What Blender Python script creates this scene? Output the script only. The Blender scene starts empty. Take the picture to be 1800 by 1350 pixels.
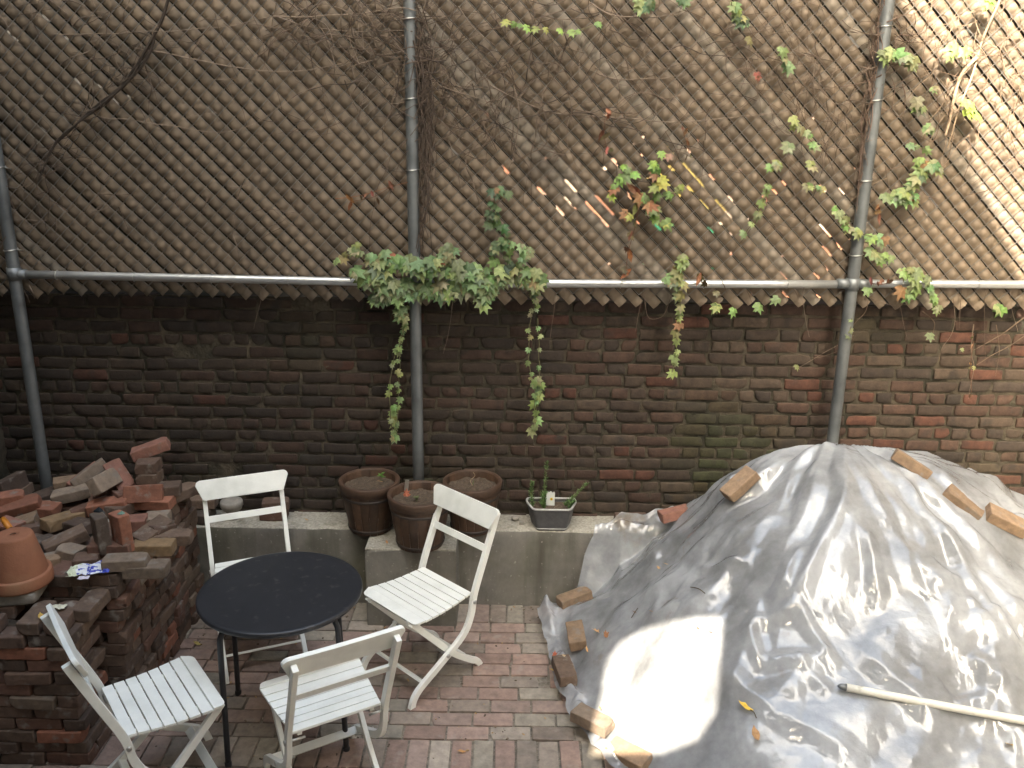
import bpy, bmesh, math, random
import numpy as np
from mathutils import Vector, Matrix, Euler, noise as mn
R = math.radians; PI = math.pi
SC = bpy.context.scene; COL = SC.collection
# ------------------------------------------------------------------ camera, world, sun
CAMH = 2.75; TH = R(17.0); ROLL = R(0.8); FPX = 1556.0
fw = Vector((0, math.cos(TH), -math.sin(TH)))
_r0 = Vector((1, 0, 0)); _u0 = _r0.cross(fw)
rt = _r0*math.cos(ROLL) + _u0*math.sin(ROLL); up = _u0*math.cos(ROLL) - _r0*math.sin(ROLL)
cd = bpy.data.cameras.new('camera'); cam = bpy.data.objects.new('camera', cd); COL.objects.link(cam)
cd.lens = FPX/1800*36; cd.sensor_width = 36; cd.clip_end = 300; cd.clip_start = 0.05
m = Matrix((rt, up, -fw)).transposed().to_4x4(); m.translation = (0, 0, CAMH); cam.matrix_world = m
SC.camera = cam
SUN = Vector((-0.25, -1.0, 1.0)).normalized()          # towards the sun
w = bpy.data.worlds.new('World'); SC.world = w; w.use_nodes = True
nt = w.node_tree; bg = nt.nodes['Background']
sky = nt.nodes.new('ShaderNodeTexSky'); sky.sky_type = 'NISHITA'; sky.sun_disc = False
sky.sun_elevation = math.asin(SUN.z); sky.sun_rotation = math.atan2(SUN.x, SUN.y)
sky.air_density = 1.0; sky.dust_density = 5.0; sky.ozone_density = 1.0
wbn = nt.nodes.new('ShaderNodeVectorMath'); wbn.operation = 'MULTIPLY'; wbn.inputs[1].default_value = (1.03, 1.02, .88)   # the photo's warm white balance
nt.links.new(sky.outputs[0], wbn.inputs[0]); nt.links.new(wbn.outputs[0], bg.inputs[0]); bg.inputs[1].default_value = 0.15
sd = bpy.data.lights.new('sun', 'SUN'); sd.energy = 2.8; sd.angle = R(0.5); sd.color = (1, .89, .73)
so = bpy.data.objects.new('sun', sd); COL.objects.link(so)
so.rotation_euler = (-SUN).to_track_quat('-Z', 'Y').to_euler(); so.location = (-3, -6, 9)
SC.view_settings.view_transform = 'Standard'; SC.view_settings.look = 'None'
SC.view_settings.gamma = 1; SC.view_settings.exposure = 3.15
SC.render.engine = 'CYCLES'
SC.cycles.transparent_max_bounces = 12; SC.cycles.max_bounces = 8

# ------------------------------------------------------------------ pixel -> world (photo is 1800x1350)
O = Vector((0, 0, CAMH))
def ray(px, py): return fw + rt*((px-900)/FPX) - up*((py-675)/FPX)
def PZ(px, py, z): r = ray(px, py); return O + r*((z-CAMH)/r.z)
def PY(px, py, y): r = ray(px, py); return O + r*(y/r.y)

# ------------------------------------------------------------------ helpers
def tag(o, label=None, cat=None, group=None, kind=None):
    if label: o['label'] = label
    if cat: o['category'] = cat
    if group: o['group'] = group
    if kind: o['kind'] = kind
    return o
def empty(name, loc=(0, 0, 0), rz=0):
    o = bpy.data.objects.new(name, None); COL.objects.link(o); o.location = loc; o.rotation_euler = (0, 0, rz)
    o.empty_display_size = .05
    return o
class MB:
    def __init__(s): s.v = []; s.f = []; s.c = []; s.sm = []
    def add(s, vs, fs, col=(1, 1, 1), smooth=False):
        n = len(s.v); s.v.extend([tuple(v) for v in vs])
        for f in fs: s.f.append(tuple(i+n for i in f)); s.c.append(col); s.sm.append(smooth)
    def build(s, name, mat, parent=None):
        me = bpy.data.meshes.new(name); me.from_pydata(s.v, [], s.f); me.materials.append(mat)
        me.polygons.foreach_set('use_smooth', s.sm)
        a = me.attributes.new('Col', 'FLOAT_COLOR', 'FACE')
        a.data.foreach_set('color', np.array([(c[0], c[1], c[2], 1) for c in s.c], dtype=np.float32).ravel())
        me.update()
        o = bpy.data.objects.new(name, me); COL.objects.link(o); o.parent = parent
        return o
def box_vf(c, s, M=None):
    c = Vector(c); vs = []
    for x in (-.5, .5):
        for y in (-.5, .5):
            for z in (-.5, .5):
                p = Vector((x*s[0], y*s[1], z*s[2]))
                if M: p = M @ p
                vs.append(p+c)
    return vs, [(0, 1, 3, 2), (4, 6, 7, 5), (0, 4, 5, 1), (2, 3, 7, 6), (0, 2, 6, 4), (1, 5, 7, 3)]
def tube_vf(pts, r, seg=8, cap=True):
    pts = [Vector(p) for p in pts]; n = len(pts); vs = []; fs = []
    rs = r if isinstance(r, (list, tuple)) else [r]*n
    prev = None
    for i, p in enumerate(pts):
        t = (pts[min(i+1, n-1)]-pts[max(i-1, 0)])
        if t.length < 1e-9: t = Vector((0, 0, 1))
        t.normalize()
        if prev is None:
            a = Vector((0, 0, 1)) if abs(t.z) < .9 else Vector((1, 0, 0)); e1 = t.cross(a).normalized()
        else: e1 = (prev - t*prev.dot(t)).normalized()
        prev = e1; e2 = t.cross(e1)
        for k in range(seg):
            an = 2*PI*k/seg; vs.append(p+(e1*math.cos(an)+e2*math.sin(an))*rs[i])
    for i in range(n-1):
        for k in range(seg):
            a = i*seg+k; b = i*seg+(k+1) % seg; fs.append((a, b, b+seg, a+seg))
    if cap: fs.append(tuple(range(seg-1, -1, -1))); fs.append(tuple(range((n-1)*seg, n*seg)))
    return vs, fs
def lathe_vf(prof, seg=32, cx=0, cy=0, wob=0):
    vs = []; fs = []
    for (r, z) in prof:
        for k in range(seg):
            a = 2*PI*k/seg; vs.append((cx+r*math.cos(a), cy+r*math.sin(a), z))
    for i in range(len(prof)-1):
        for k in range(seg):
            a = i*seg+k; b = i*seg+(k+1) % seg; fs.append((a, b, b+seg, a+seg))
    return vs, fs
def smooth_pts(pts, k=6):
    pts = [Vector(p) for p in pts]; out = []
    for i in range(len(pts)-1):
        p0 = pts[max(i-1, 0)]; p1 = pts[i]; p2 = pts[i+1]; p3 = pts[min(i+2, len(pts)-1)]
        for j in range(k):
            t = j/k
            out.append(0.5*((2*p1)+(p2-p0)*t+(2*p0-5*p1+4*p2-p3)*t*t+(3*p1-p0-3*p2+p3)*t**3))
    out.append(pts[-1]); return out
def sweep_vf(pts, wy, th):
    """bar swept along a path in the local XZ plane: wy across Y, th thick in the plane"""
    vs = []; fs = []; n = len(pts)
    for i, p in enumerate(pts):
        a = Vector(pts[max(i-1, 0)]); b = Vector(pts[min(i+1, n-1)]); t = (b-a).normalized()
        nn = Vector((-t.z, 0, t.x)); p = Vector(p); e = Vector((0, 1, 0))
        for (s1, s2) in ((-1, -1), (1, -1), (1, 1), (-1, 1)):
            vs.append(p+nn*(th/2*s1)+e*(wy/2*s2))
    for i in range(n-1):
        for k in range(4):
            a = i*4+k; b = i*4+(k+1) % 4; fs.append((a, b, b+4, a+4))
    fs.append((3, 2, 1, 0)); fs.append(((n-1)*4, (n-1)*4+1, (n-1)*4+2, (n-1)*4+3))
    return vs, fs
def rough_vf(sx, sy, sz, seed, bev=.006, amp=.0015, seg=(7, 4, 3), chips=2, nf=14.):
    """worn masonry block: rounded subdivided box with noise and knocked-off corners"""
    rnd = random.Random(seed); nx, ny, nz = seg; idx = {}; vs = []; fs = []
    def P(i, j, k):
        key = (i, j, k)
        if key in idx: return idx[key]
        def g(i, n, s):
            if i == 0: return -s/2
            if i == n: return s/2
            if i == 1: return -s/2+bev
            if i == n-1: return s/2-bev
            return -s/2+bev+(s-2*bev)*(i-1)/(n-2)
        v = Vector((g(i, nx, sx), g(j, ny, sy), g(k, nz, sz)))
        hx, hy, hz = sx/2-bev, sy/2-bev, sz/2-bev
        c = Vector((max(-hx, min(hx, v.x)), max(-hy, min(hy, v.y)), max(-hz, min(hz, v.z))))
        d = v-c
        if d.length > 1e-7: v = c+d.normalized()*bev
        idx[key] = len(vs); vs.append(v); return idx[key]
    for i in range(nx):
        for j in range(ny):
            fs.append((P(i, j, 0), P(i, j+1, 0), P(i+1, j+1, 0), P(i+1, j, 0)))
            fs.append((P(i, j, nz), P(i+1, j, nz), P(i+1, j+1, nz), P(i, j+1, nz)))
    for i in range(nx):
        for k in range(nz):
            fs.append((P(i, 0, k), P(i+1, 0, k), P(i+1, 0, k+1), P(i, 0, k+1)))
            fs.append((P(i, ny, k), P(i, ny, k+1), P(i+1, ny, k+1), P(i+1, ny, k)))
    for j in range(ny):
        for k in range(nz):
            fs.append((P(0, j, k), P(0, j, k+1), P(0, j+1, k+1), P(0, j+1, k)))
            fs.append((P(nx, j, k), P(nx, j+1, k), P(nx, j+1, k+1), P(nx, j, k+1)))
    off = Vector((seed*7.13 % 97, seed*3.7 % 89, seed*1.9 % 83))
    ch = [(Vector((rnd.choice((-1, 1))*sx/2, rnd.choice((-1, 1))*sy/2, rnd.choice((-1, 1))*sz/2)), rnd.uniform(.012, .028)) for _ in range(chips)]
    out = []
    for v in vs:
        n3 = mn.noise_vector(v*nf+off)*amp + mn.noise_vector(v*nf*3.1+off)*amp*.6
        v = v+n3
        for c, r in ch:
            d = (v-c).length
            if d < r: v = v + (Vector((0, 0, 0))-c).normalized()*(r-d)*.55
        out.append(v)
    return out, fs

# ------------------------------------------------------------------ materials
def nm(name):
    m = bpy.data.materials.new(name); m.use_nodes = True; t = m.node_tree
    return m, t, t.nodes['Principled BSDF']
def N(t, typ, **kw):
    n = t.nodes.new(typ)
    for k, v in kw.items():
        if hasattr(n, k): setattr(n, k, v)
        else: n.inputs[k].default_value = v
    return n
def mixc(t, a, b, fac, mode='MIX'):
    n = t.nodes.new('ShaderNodeMix'); n.data_type = 'RGBA'; n.blend_type = mode
    for s, v in ((n.inputs[0], fac), (n.inputs[6], a), (n.inputs[7], b)):
        if hasattr(v, 'links') or isinstance(v, bpy.types.NodeSocket): t.links.new(v, s)
        elif isinstance(v, (int, float)): s.default_value = v
        else: s.default_value = (*v, 1)
    return n.outputs[2]
def ramp(t, sock, a, b):
    n = t.nodes.new('ShaderNodeMapRange'); n.inputs[1].default_value = a; n.inputs[2].default_value = b
    t.links.new(sock, n.inputs[0]); return n.outputs[0]
def surf(name, col, rough=.8, var=.25, vscale=8., bump=.3, bscale=60., attr=False, objcol=False, metal=0., spot=None, spotscale=30., spotlo=.6, spothi=.7, spec=.5, obj=True, bdist=.004):
    m, t, b = nm(name)
    tc = N(t, 'ShaderNodeTexCoord'); src = tc.outputs['Object'] if obj else tc.outputs['Generated']
    if objcol:
        oi = N(t, 'ShaderNodeObjectInfo'); base = oi.outputs['Color']
        ad = N(t, 'ShaderNodeVectorMath', operation='ADD'); sc = N(t, 'ShaderNodeVectorMath', operation='SCALE')
        cb = N(t, 'ShaderNodeCombineXYZ')
        for i in range(3): t.links.new(oi.outputs['Random'], cb.inputs[i])
        t.links.new(cb.outputs[0], sc.inputs[0]); sc.inputs['Scale'].default_value = 50
        t.links.new(src, ad.inputs[0]); t.links.new(sc.outputs[0], ad.inputs[1]); src = ad.outputs[0]
        if col is not None: base = mixc(t, base, col, 1.0, 'MULTIPLY')
    elif attr:
        at = N(t, 'ShaderNodeAttribute', attribute_name='Col'); base = at.outputs['Color']
        if col is not None: base = mixc(t, base, col, 1.0, 'MULTIPLY')
    else: base = col
    n1 = N(t, 'ShaderNodeTexNoise'); n1.inputs['Scale'].default_value = vscale; n1.inputs['Detail'].default_value = 8; n1.inputs['Roughness'].default_value = .65
    t.links.new(src, n1.inputs[0])
    f = ramp(t, n1.outputs[0], .3, .7)
    lo = mixc(t, base, (1-var,)*3, 1., 'MULTIPLY'); hi = mixc(t, base, (1+var, 1+var*.95, 1+var*.85), 1., 'MULTIPLY')
    c = mixc(t, lo, hi, f)
    if spot:
        n2 = N(t, 'ShaderNodeTexNoise'); n2.inputs['Scale'].default_value = spotscale; n2.inputs['Detail'].default_value = 5
        t.links.new(src, n2.inputs[0]); c = mixc(t, c, spot, ramp(t, n2.outputs[0], spotlo, spothi))
    t.links.new(c, b.inputs['Base Color'])
    b.inputs['Roughness'].default_value = rough; b.inputs['Metallic'].default_value = metal
    b.inputs['Specular IOR Level'].default_value = spec
    if bump:
        n3 = N(t, 'ShaderNodeTexNoise'); n3.inputs['Scale'].default_value = bscale; n3.inputs['Detail'].default_value = 6
        t.links.new(src, n3.inputs[0]); bp = N(t, 'ShaderNodeBump'); bp.inputs['Strength'].default_value = bump; bp.inputs['Distance'].default_value = bdist
        t.links.new(n3.outputs[0], bp.inputs['Height']); t.links.new(bp.outputs[0], b.inputs['Normal'])
    return m
M = {}
M['wallbrick'] = surf('old_wall_brick', None, .85, .35, 22, .6, 70, attr=True, spot=(.03, .025, .02), spotscale=9, spotlo=.55, spothi=.72)
M['mortar'] = surf('lime_mortar', (.075, .062, .044), .95, .4, 14, .9, 45, spot=(.03, .028, .018), spotscale=5, spotlo=.45, spothi=.62, bdist=.01)
M['paver'] = surf('worn_paving_brick', None, .8, .28, 20, .5, 80, attr=True, spot=(.33, .29, .25), spotscale=11, spotlo=.6, spothi=.8)
M['joint'] = surf('sandy_joint', (.19, .165, .135), .95, .5, 40, .8, 90, spot=(.3, .27, .22), spotscale=120, spotlo=.62, spothi=.68)
M['ground'] = surf('bare_ground', (.12, .10, .08), .95, .3, 3, .6, 20)
M['loosebrick'] = surf('salvaged_brick', None, .85, .28, 26, .55, 75, objcol=True, spot=(.22, .19, .16), spotscale=16, spotlo=.58, spothi=.72)
M['concrete'] = surf('weathered_concrete', (.20, .19, .168), .9, .25, 7, .5, 55, spot=(.115, .112, .080), spotscale=3.2, spotlo=.46, spothi=.72)  # face darkened besides its stains, so ledge tops look more lit
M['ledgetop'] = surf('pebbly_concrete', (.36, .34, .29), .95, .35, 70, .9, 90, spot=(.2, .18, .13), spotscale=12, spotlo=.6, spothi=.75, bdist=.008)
M['galv'] = surf('galvanised_steel', (.20, .215, .222), .5, .15, 14, .15, 90, metal=.55, spot=(.11, .12, .125), spotscale=7, spotlo=.5, spothi=.7)
M['rail'] = surf('bright_galvanised_rail', (.55, .56, .56), .34, .1, 9, .1, 90, metal=.7)
M['wire'] = surf('weathered_fence_wire', (.20, .185, .165), .45, .2, 6, 0, metal=.5)
M['slat'] = surf('tan_privacy_slat', None, .62, .16, 9, .15, 60, attr=True, spot=(.10, .078, .058), spotscale=3.5, spotlo=.5, spothi=.8)
M['white'] = surf('white_painted_wood', (.86, .87, .82), .42, .05, 12, .12, 90, spot=(.66, .68, .62), spotscale=5, spotlo=.55, spothi=.8)
M['black'] = surf('black_powder_coated_metal', (.022, .023, .027), .42, .15, 9, .12, 250, spot=(.075, .072, .068), spotscale=26, spotlo=.60, spothi=.80)
M['zinc'] = surf('zinc_bolt', (.6, .6, .58), .35, .1, 20, 0, metal=.9)
M['barrel'] = surf('stained_barrel_wood', None, .6, .3, 24, .4, 60, attr=True)
M['hoop'] = surf('dark_barrel_hoop', (.04, .03, .025), .6, .3, 20, .2, 60)
M['soil'] = surf('potting_soil', (.09, .065, .045), .95, .5, 60, 1., 90, spot=(.3, .26, .2), spotscale=90, spotlo=.66, spothi=.72, bdist=.012)
M['trough'] = surf('grey_rattan_planter', (.085, .085, .09), .6, .2, 30, .3, 80)
M['rim'] = surf('pale_planter_rim', (.4, .4, .38), .6, .2, 60, .4, 150)
M['terra'] = surf('old_terracotta', (.28, .115, .06), .8, .16, 9, .3, 90, spot=(.30, .18, .10), spotscale=4, spotlo=.55, spothi=.8)
M['leaf'] = None
M['stem'] = surf('brown_vine_bark', None, .85, .3, 40, .3, 150, attr=True)
M['dry'] = surf('dry_leaf', None, .75, .3, 60, .3, 150, attr=True)
M['dirt'] = surf('grey_rubble_soil', (.20, .185, .165), .95, .4, 7, .8, 30, spot=(.33, .31, .28), spotscale=16, spotlo=.55, spothi=.75, bdist=.02)
M['pvc'] = surf('white_plastic_pipe', (.72, .70, .62), .45, .1, 14, .1, 60, spot=(.5, .47, .38), spotscale=22, spotlo=.62, spothi=.75)
M['greyblock'] = surf('grey_concrete_block', (.27, .25, .22), .9, .25, 20, .5, 60)
M['house'] = surf('house_brick', (.15, .135, .115), .9, .3, 6, .4, 40)
M['orange'] = surf('orange_brick', (.30, .13, .075), .9, .35, 5, .3, 30, spot=(.42, .32, .25), spotscale=1.5, spotlo=.5, spothi=.6)
M['darkwall'] = surf('dark_backing', (.02, .018, .016), .9, .3, 3, .3, 20)  # near-black so the added block stays dark even in sun
M['plain'] = surf('coloured_paint', None, .5, .1, 10, .1, 40, attr=True)
M['paper'] = surf('crumpled_wrapper', None, .35, .05, 10, .3, 70, attr=True)
def streaks():
    m = M['concrete']; t = m.node_tree; b = t.nodes['Principled BSDF']; src = b.inputs['Base Color'].links[0].from_socket
    tc = N(t, 'ShaderNodeTexCoord'); mp = N(t, 'ShaderNodeMapping'); mp.inputs['Scale'].default_value = (9, 9, .9); t.links.new(tc.outputs['Object'], mp.inputs[0])
    n = N(t, 'ShaderNodeTexNoise'); n.inputs['Scale'].default_value = 1.; n.inputs['Detail'].default_value = 7; t.links.new(mp.outputs[0], n.inputs[0])
    c = mixc(t, src, (.085, .082, .062), ramp(t, n.outputs[0], .50, .78))
    v = N(t, 'ShaderNodeTexNoise'); v.inputs['Scale'].default_value = 45; t.links.new(tc.outputs['Object'], v.inputs[0])
    c = mixc(t, c, (.30, .285, .25), ramp(t, v.outputs[0], .66, .72)); t.links.new(c, b.inputs['Base Color'])
streaks()
def leafmat():
    m, t, b = nm('ivy_leaf'); at = N(t, 'ShaderNodeAttribute', attribute_name='Col')
    n1 = N(t, 'ShaderNodeTexNoise'); n1.inputs['Scale'].default_value = 60
    tc = N(t, 'ShaderNodeTexCoord'); t.links.new(tc.outputs['Object'], n1.inputs[0])
    c = mixc(t, at.outputs['Color'], mixc(t, at.outputs['Color'], (1.5, 1.45, 1.4), 1., 'MULTIPLY'), ramp(t, n1.outputs[0], .35, .7))
    t.links.new(c, b.inputs['Base Color']); b.inputs['Roughness'].default_value = .55
    tr = N(t, 'ShaderNodeBsdfTranslucent'); t.links.new(c, tr.inputs[0]); ms = N(t, 'ShaderNodeMixShader'); ms.inputs[0].default_value = .3
    t.links.new(b.outputs[0], ms.inputs[1]); t.links.new(tr.outputs[0], ms.inputs[2]); t.links.new(ms.outputs[0], t.nodes['Material Output'].inputs[0])
    return m
M['leaf'] = leafmat()
def tarpmat():
    m, t, b = nm('clear_plastic_sheet'); t.nodes.remove(b)
    tc = N(t, 'ShaderNodeTexCoord')
    def no(scale, det=6, rough=.55, dist=0.):
        n = N(t, 'ShaderNodeTexNoise'); n.inputs['Scale'].default_value = scale; n.inputs['Detail'].default_value = det; n.inputs['Roughness'].default_value = rough
        n.inputs['Distortion'].default_value = dist; t.links.new(tc.outputs['Object'], n.inputs[0]); return n
    n1 = no(3.2, 9, .62).outputs[0]
    c = mixc(t, (.46, .475, .50), (.72, .75, .79), ramp(t, n1, .35, .65))
    c = mixc(t, c, (.42, .33, .22), ramp(t, no(1.9, 7, .66).outputs[0], .63, .76))
    ds = no(3.5, 3); wv = N(t, 'ShaderNodeVectorMath', operation='SCALE'); wv.inputs['Scale'].default_value = .25; t.links.new(ds.outputs[1], wv.inputs[0])
    ad = N(t, 'ShaderNodeVectorMath', operation='ADD'); t.links.new(wv.outputs[0], ad.inputs[0]); t.links.new(tc.outputs['Object'], ad.inputs[1])
    hs = None
    for sc_, k_ in ((9., 1.), (21., .3)):
        v = N(t, 'ShaderNodeTexVoronoi'); v.inputs['Scale'].default_value = sc_; t.links.new(ad.outputs[0], v.inputs[0])
        sq = N(t, 'ShaderNodeMath', operation='POWER'); t.links.new(v.outputs['Distance'], sq.inputs[0]); sq.inputs[1].default_value = 2.
        mu = N(t, 'ShaderNodeMath', operation='MULTIPLY_ADD'); t.links.new(sq.outputs[0], mu.inputs[0]); mu.inputs[1].default_value = k_
        if hs: t.links.new(hs, mu.inputs[2])
        else: mu.inputs[2].default_value = 0
        hs = mu.outputs[0]
    for sc_, k_ in ((3.1, .9), (7.5, .35)):     # straight creases pressed into the film
        v = N(t, 'ShaderNodeTexVoronoi'); v.feature = 'DISTANCE_TO_EDGE'; v.inputs['Scale'].default_value = sc_; t.links.new(ad.outputs[0], v.inputs[0])
        mr = N(t, 'ShaderNodeMapRange'); t.links.new(v.outputs['Distance'], mr.inputs[0]); mr.inputs[1].default_value = 0; mr.inputs[2].default_value = .22; mr.inputs[3].default_value = k_*1.2; mr.inputs[4].default_value = 0
        mu = N(t, 'ShaderNodeMath', operation='ADD'); t.links.new(mr.outputs[0], mu.inputs[0]); t.links.new(hs, mu.inputs[1]); hs = mu.outputs[0]
    b1 = N(t, 'ShaderNodeBump'); b1.inputs['Strength'].default_value = .12; b1.inputs['Distance'].default_value = .022; t.links.new(hs, b1.inputs['Height'])
    b2 = N(t, 'ShaderNodeBump'); b2.inputs['Strength'].default_value = .3; b2.inputs['Distance'].default_value = .004; t.links.new(no(60, 4).outputs[0], b2.inputs['Height']); t.links.new(b1.outputs[0], b2.inputs['Normal'])
    df = N(t, 'ShaderNodeBsdfDiffuse'); t.links.new(c, df.inputs[0]); t.links.new(b2.outputs[0], df.inputs['Normal'])
    tl = N(t, 'ShaderNodeBsdfTranslucent'); t.links.new(c, tl.inputs[0]); t.links.new(b2.outputs[0], tl.inputs['Normal'])
    m0 = N(t, 'ShaderNodeMixShader'); m0.inputs[0].default_value = .3; t.links.new(df.outputs[0], m0.inputs[1]); t.links.new(tl.outputs[0], m0.inputs[2])
    tr = N(t, 'ShaderNodeBsdfTransparent'); tr.inputs[0].default_value = (.92, .94, .97, 1)
    mm = N(t, 'ShaderNodeMapRange'); t.links.new(n1, mm.inputs[0]); mm.inputs[1].default_value = .3; mm.inputs[2].default_value = .7; mm.inputs[3].default_value = .44; mm.inputs[4].default_value = .70
    m1 = N(t, 'ShaderNodeMixShader'); t.links.new(mm.outputs[0], m1.inputs[0]); t.links.new(tr.outputs[0], m1.inputs[1]); t.links.new(m0.outputs[0], m1.inputs[2])
    gl = N(t, 'ShaderNodeBsdfGlossy'); gl.inputs['Roughness'].default_value = .12; t.links.new(b2.outputs[0], gl.inputs['Normal'])
    fr = N(t, 'ShaderNodeFresnel'); fr.inputs[0].default_value = 1.55; t.links.new(b1.outputs[0], fr.inputs['Normal'])
    fm = N(t, 'ShaderNodeMath', operation='MULTIPLY_ADD'); t.links.new(fr.outputs[0], fm.inputs[0]); fm.inputs[1].default_value = .9; fm.inputs[2].default_value = .05; fm.use_clamp = True
    m2 = N(t, 'ShaderNodeMixShader'); t.links.new(fm.outputs[0], m2.inputs[0]); t.links.new(m1.outputs[0], m2.inputs[1]); t.links.new(gl.outputs[0], m2.inputs[2])
    t.links.new(m2.outputs[0], t.nodes['Material Output'].inputs[0]); return m
M['tarp'] = tarpmat()
def glassmat(name, col, rough=.1):
    m, t, b = nm(name); b.inputs['Base Color'].default_value = (*col, 1); b.inputs['Roughness'].default_value = rough; b.inputs['Transmission Weight'].default_value = .6
    return m
M['glass'] = glassmat('green_bottle_glass', (.35, .6, .5)); M['darkglass'] = surf('dark_window_glass', (.02, .025, .03), .08, .1, 3, 0)

# ------------------------------------------------------------------ setting
WY = 4.78; LY = 4.57; LZ = .48; FY = 4.66; PYY = 4.62
def setting():
    g = MB(); g.add([(-60, -60, -.03), (60, -60, -.03), (60, 60, -.03), (-60, 60, -.03)], [(0, 1, 2, 3)]); tag(g.build('ground', M['ground']), kind='structure')
    g = MB(); vs = []; fs = []; nx, ny = 60, 46; x0, x1, y0, y1 = -2.95, 3.6, 1.0, LY+.05
    for j in range(ny+1):
        for i in range(nx+1):
            x = x0+(x1-x0)*i/nx; y = y0+(y1-y0)*j/ny
            vs.append((x, y, -.006+.004*mn.noise(Vector((x*5, y*5, 0)))))
    for j in range(ny):
        for i in range(nx): a = j*(nx+1)+i; fs.append((a, a+1, a+nx+2, a+nx+1))
    g.add(vs, fs, smooth=True); tag(g.build('sand_bed', M['joint']), kind='structure')
    # brick paving
    rnd = random.Random(5); p = MB(); y = LY-.048; row = 0
    cols = [(.185, .132, .110), (.195, .145, .122), (.155, .13, .108), (.175, .122, .10), (.17, .15, .122), (.15, .122, .10), (.21, .18, .15)]
    def put(x, y, ln, wd, yaw):
        c = rnd.choice(cols); k = rnd.uniform(1.25, 1.8); c = tuple(q*k for q in c)
        vs, fs = rough_vf(ln-.007, wd-.007, .05, rnd.randrange(40), .005, .0012, (6, 4, 2), 1)
        Mx = Matrix.Translation((x, y, -.025+rnd.uniform(-.003, .003)+.004*mn.noise(Vector((x*2, y*2, 3)))+.004)) @ Matrix.Rotation(yaw+R(rnd.uniform(-.7, .7)), 4, 'Z') @ Matrix.Rotation(R(rnd.uniform(-.8, .8)), 4, 'X') @ Matrix.Rotation(R(rnd.uniform(-.5, .5)), 4, 'Y')
        p.add([Mx @ v for v in vs], fs, c)
    L, W = .197, .0975
    rows = [1, 0, 0, 0, 0, 2, 0, 0, 0, 0, 1, 0, 0, 0, 1, 0, 0, 0, 0, 0, 1]
    ri = 0
    while y > 1.9:
        kind = rows[ri % len(rows)]; ri += 1; x = -2.9+rnd.uniform(-.1, 0)
        if kind == 0:
            x += (row % 2)*L/2
            while x < 3.5:
                l = L*rnd.uniform(.97, 1.03)
                put(x+l/2, y, l, W, 0); x += l
            y -= W
        else:
            yc = y-W/2
            while x < 3.5:
                if kind == 1 or (x > .02): put(x+W/2, yc, L, W, PI/2); x += W
                else:
                    put(x+L/2, y, L, W, 0); put(x+L/2-.05, y-W, L, W, 0); x += L
            y -= 2*W
        row += 1
    tag(p.build('brick_paving', M['paver']), kind='structure')
setting()

def brick_wall():
    rnd = random.Random(11); root = empty('brick_wall', (0, WY, 0)); tag(root, 'long low wall of old dark bricks with mossy patches beneath the chain-link fence', 'brick wall')
    b = MB(); CH = .0708; z = .30; r = 0; headers = {17, 13, 10, 8, 5, 1}
    while r < 21:
        zc = .318+CH*r; x = -3.0-rnd.uniform(0, .1)
        while x < 3.75:
            l = .098 if (r in headers and rnd.random() < .9) else (.197 if rnd.random() < .9 else .12)
            l *= rnd.uniform(.93, 1.07)
            xc = x+l/2; wv = .008*mn.noise(Vector((xc*1.1, r*.35, 0)))+.004*mn.noise(Vector((xc*4, r, 0)))
            h = CH-.014+rnd.uniform(-.004, .003)
            bright = max(0., min(1., (xc+1.2)/3.5))  # light falloff painted into brick colour: darker left, lighter right
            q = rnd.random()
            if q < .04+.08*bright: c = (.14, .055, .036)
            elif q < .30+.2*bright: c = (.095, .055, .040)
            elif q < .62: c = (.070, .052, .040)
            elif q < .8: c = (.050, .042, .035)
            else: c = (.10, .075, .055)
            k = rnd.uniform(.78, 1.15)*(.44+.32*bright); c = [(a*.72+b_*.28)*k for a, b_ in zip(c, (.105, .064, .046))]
            ms = mn.noise(Vector((xc*1.3+5, zc*1.8, 2)))+.55*math.exp(-((xc+1.1)/.9)**2-((zc-.75)/.35)**2)+.45*math.exp(-((xc-1.3)/.5)**2-((zc-1.0)/.3)**2)
            if ms > .30: f = min(1, (ms-.30)*2.2)*rnd.uniform(.4, .95); c = [c[0]*(1-f)+.032*f, c[1]*(1-f)+.040*f, c[2]*(1-f)+.014*f]
            vs, fs = rough_vf(l-.014, .10, h, rnd.randrange(60), .0055, .0030, (7 if l > .15 else 5, 3, 4), rnd.choice((1, 2, 3)), 16)
            dy = rnd.uniform(-.005, .003); tl = R(rnd.uniform(-1.1, 1.1))
            Mx = Matrix.Translation((xc, .05+dy, zc+wv)) @ Matrix.Rotation(tl, 4, 'Y') @ Matrix.Rotation(R(rnd.uniform(-1.5, 1.5)), 4, 'Z')
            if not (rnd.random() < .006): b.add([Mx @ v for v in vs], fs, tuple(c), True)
            x += l
        r += 1
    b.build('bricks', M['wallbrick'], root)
    g = MB(); nx, nz = 300, 80; vs = []; fs = []
    for j in range(nz+1):
        for i in range(nx+1):
            x = -3.0+6.7*i/nx; zz = .2+1.57*j/nz
            vs.append((x, .009+.008*mn.noise(Vector((x*9, zz*12, 0)))+.006*mn.noise(Vector((x*30, zz*30, 0))), zz))
    for j in range(nz):
        for i in range(nx): a = j*(nx+1)+i; fs.append((a, a+1, a+nx+2, a+nx+1))
    g.add(vs, fs, smooth=True); g.add(*box_vf((.35, .13, .98), (6.7, .20, 1.56)))
    g.build('mortar', M['mortar'], root)
brick_wall()

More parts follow.
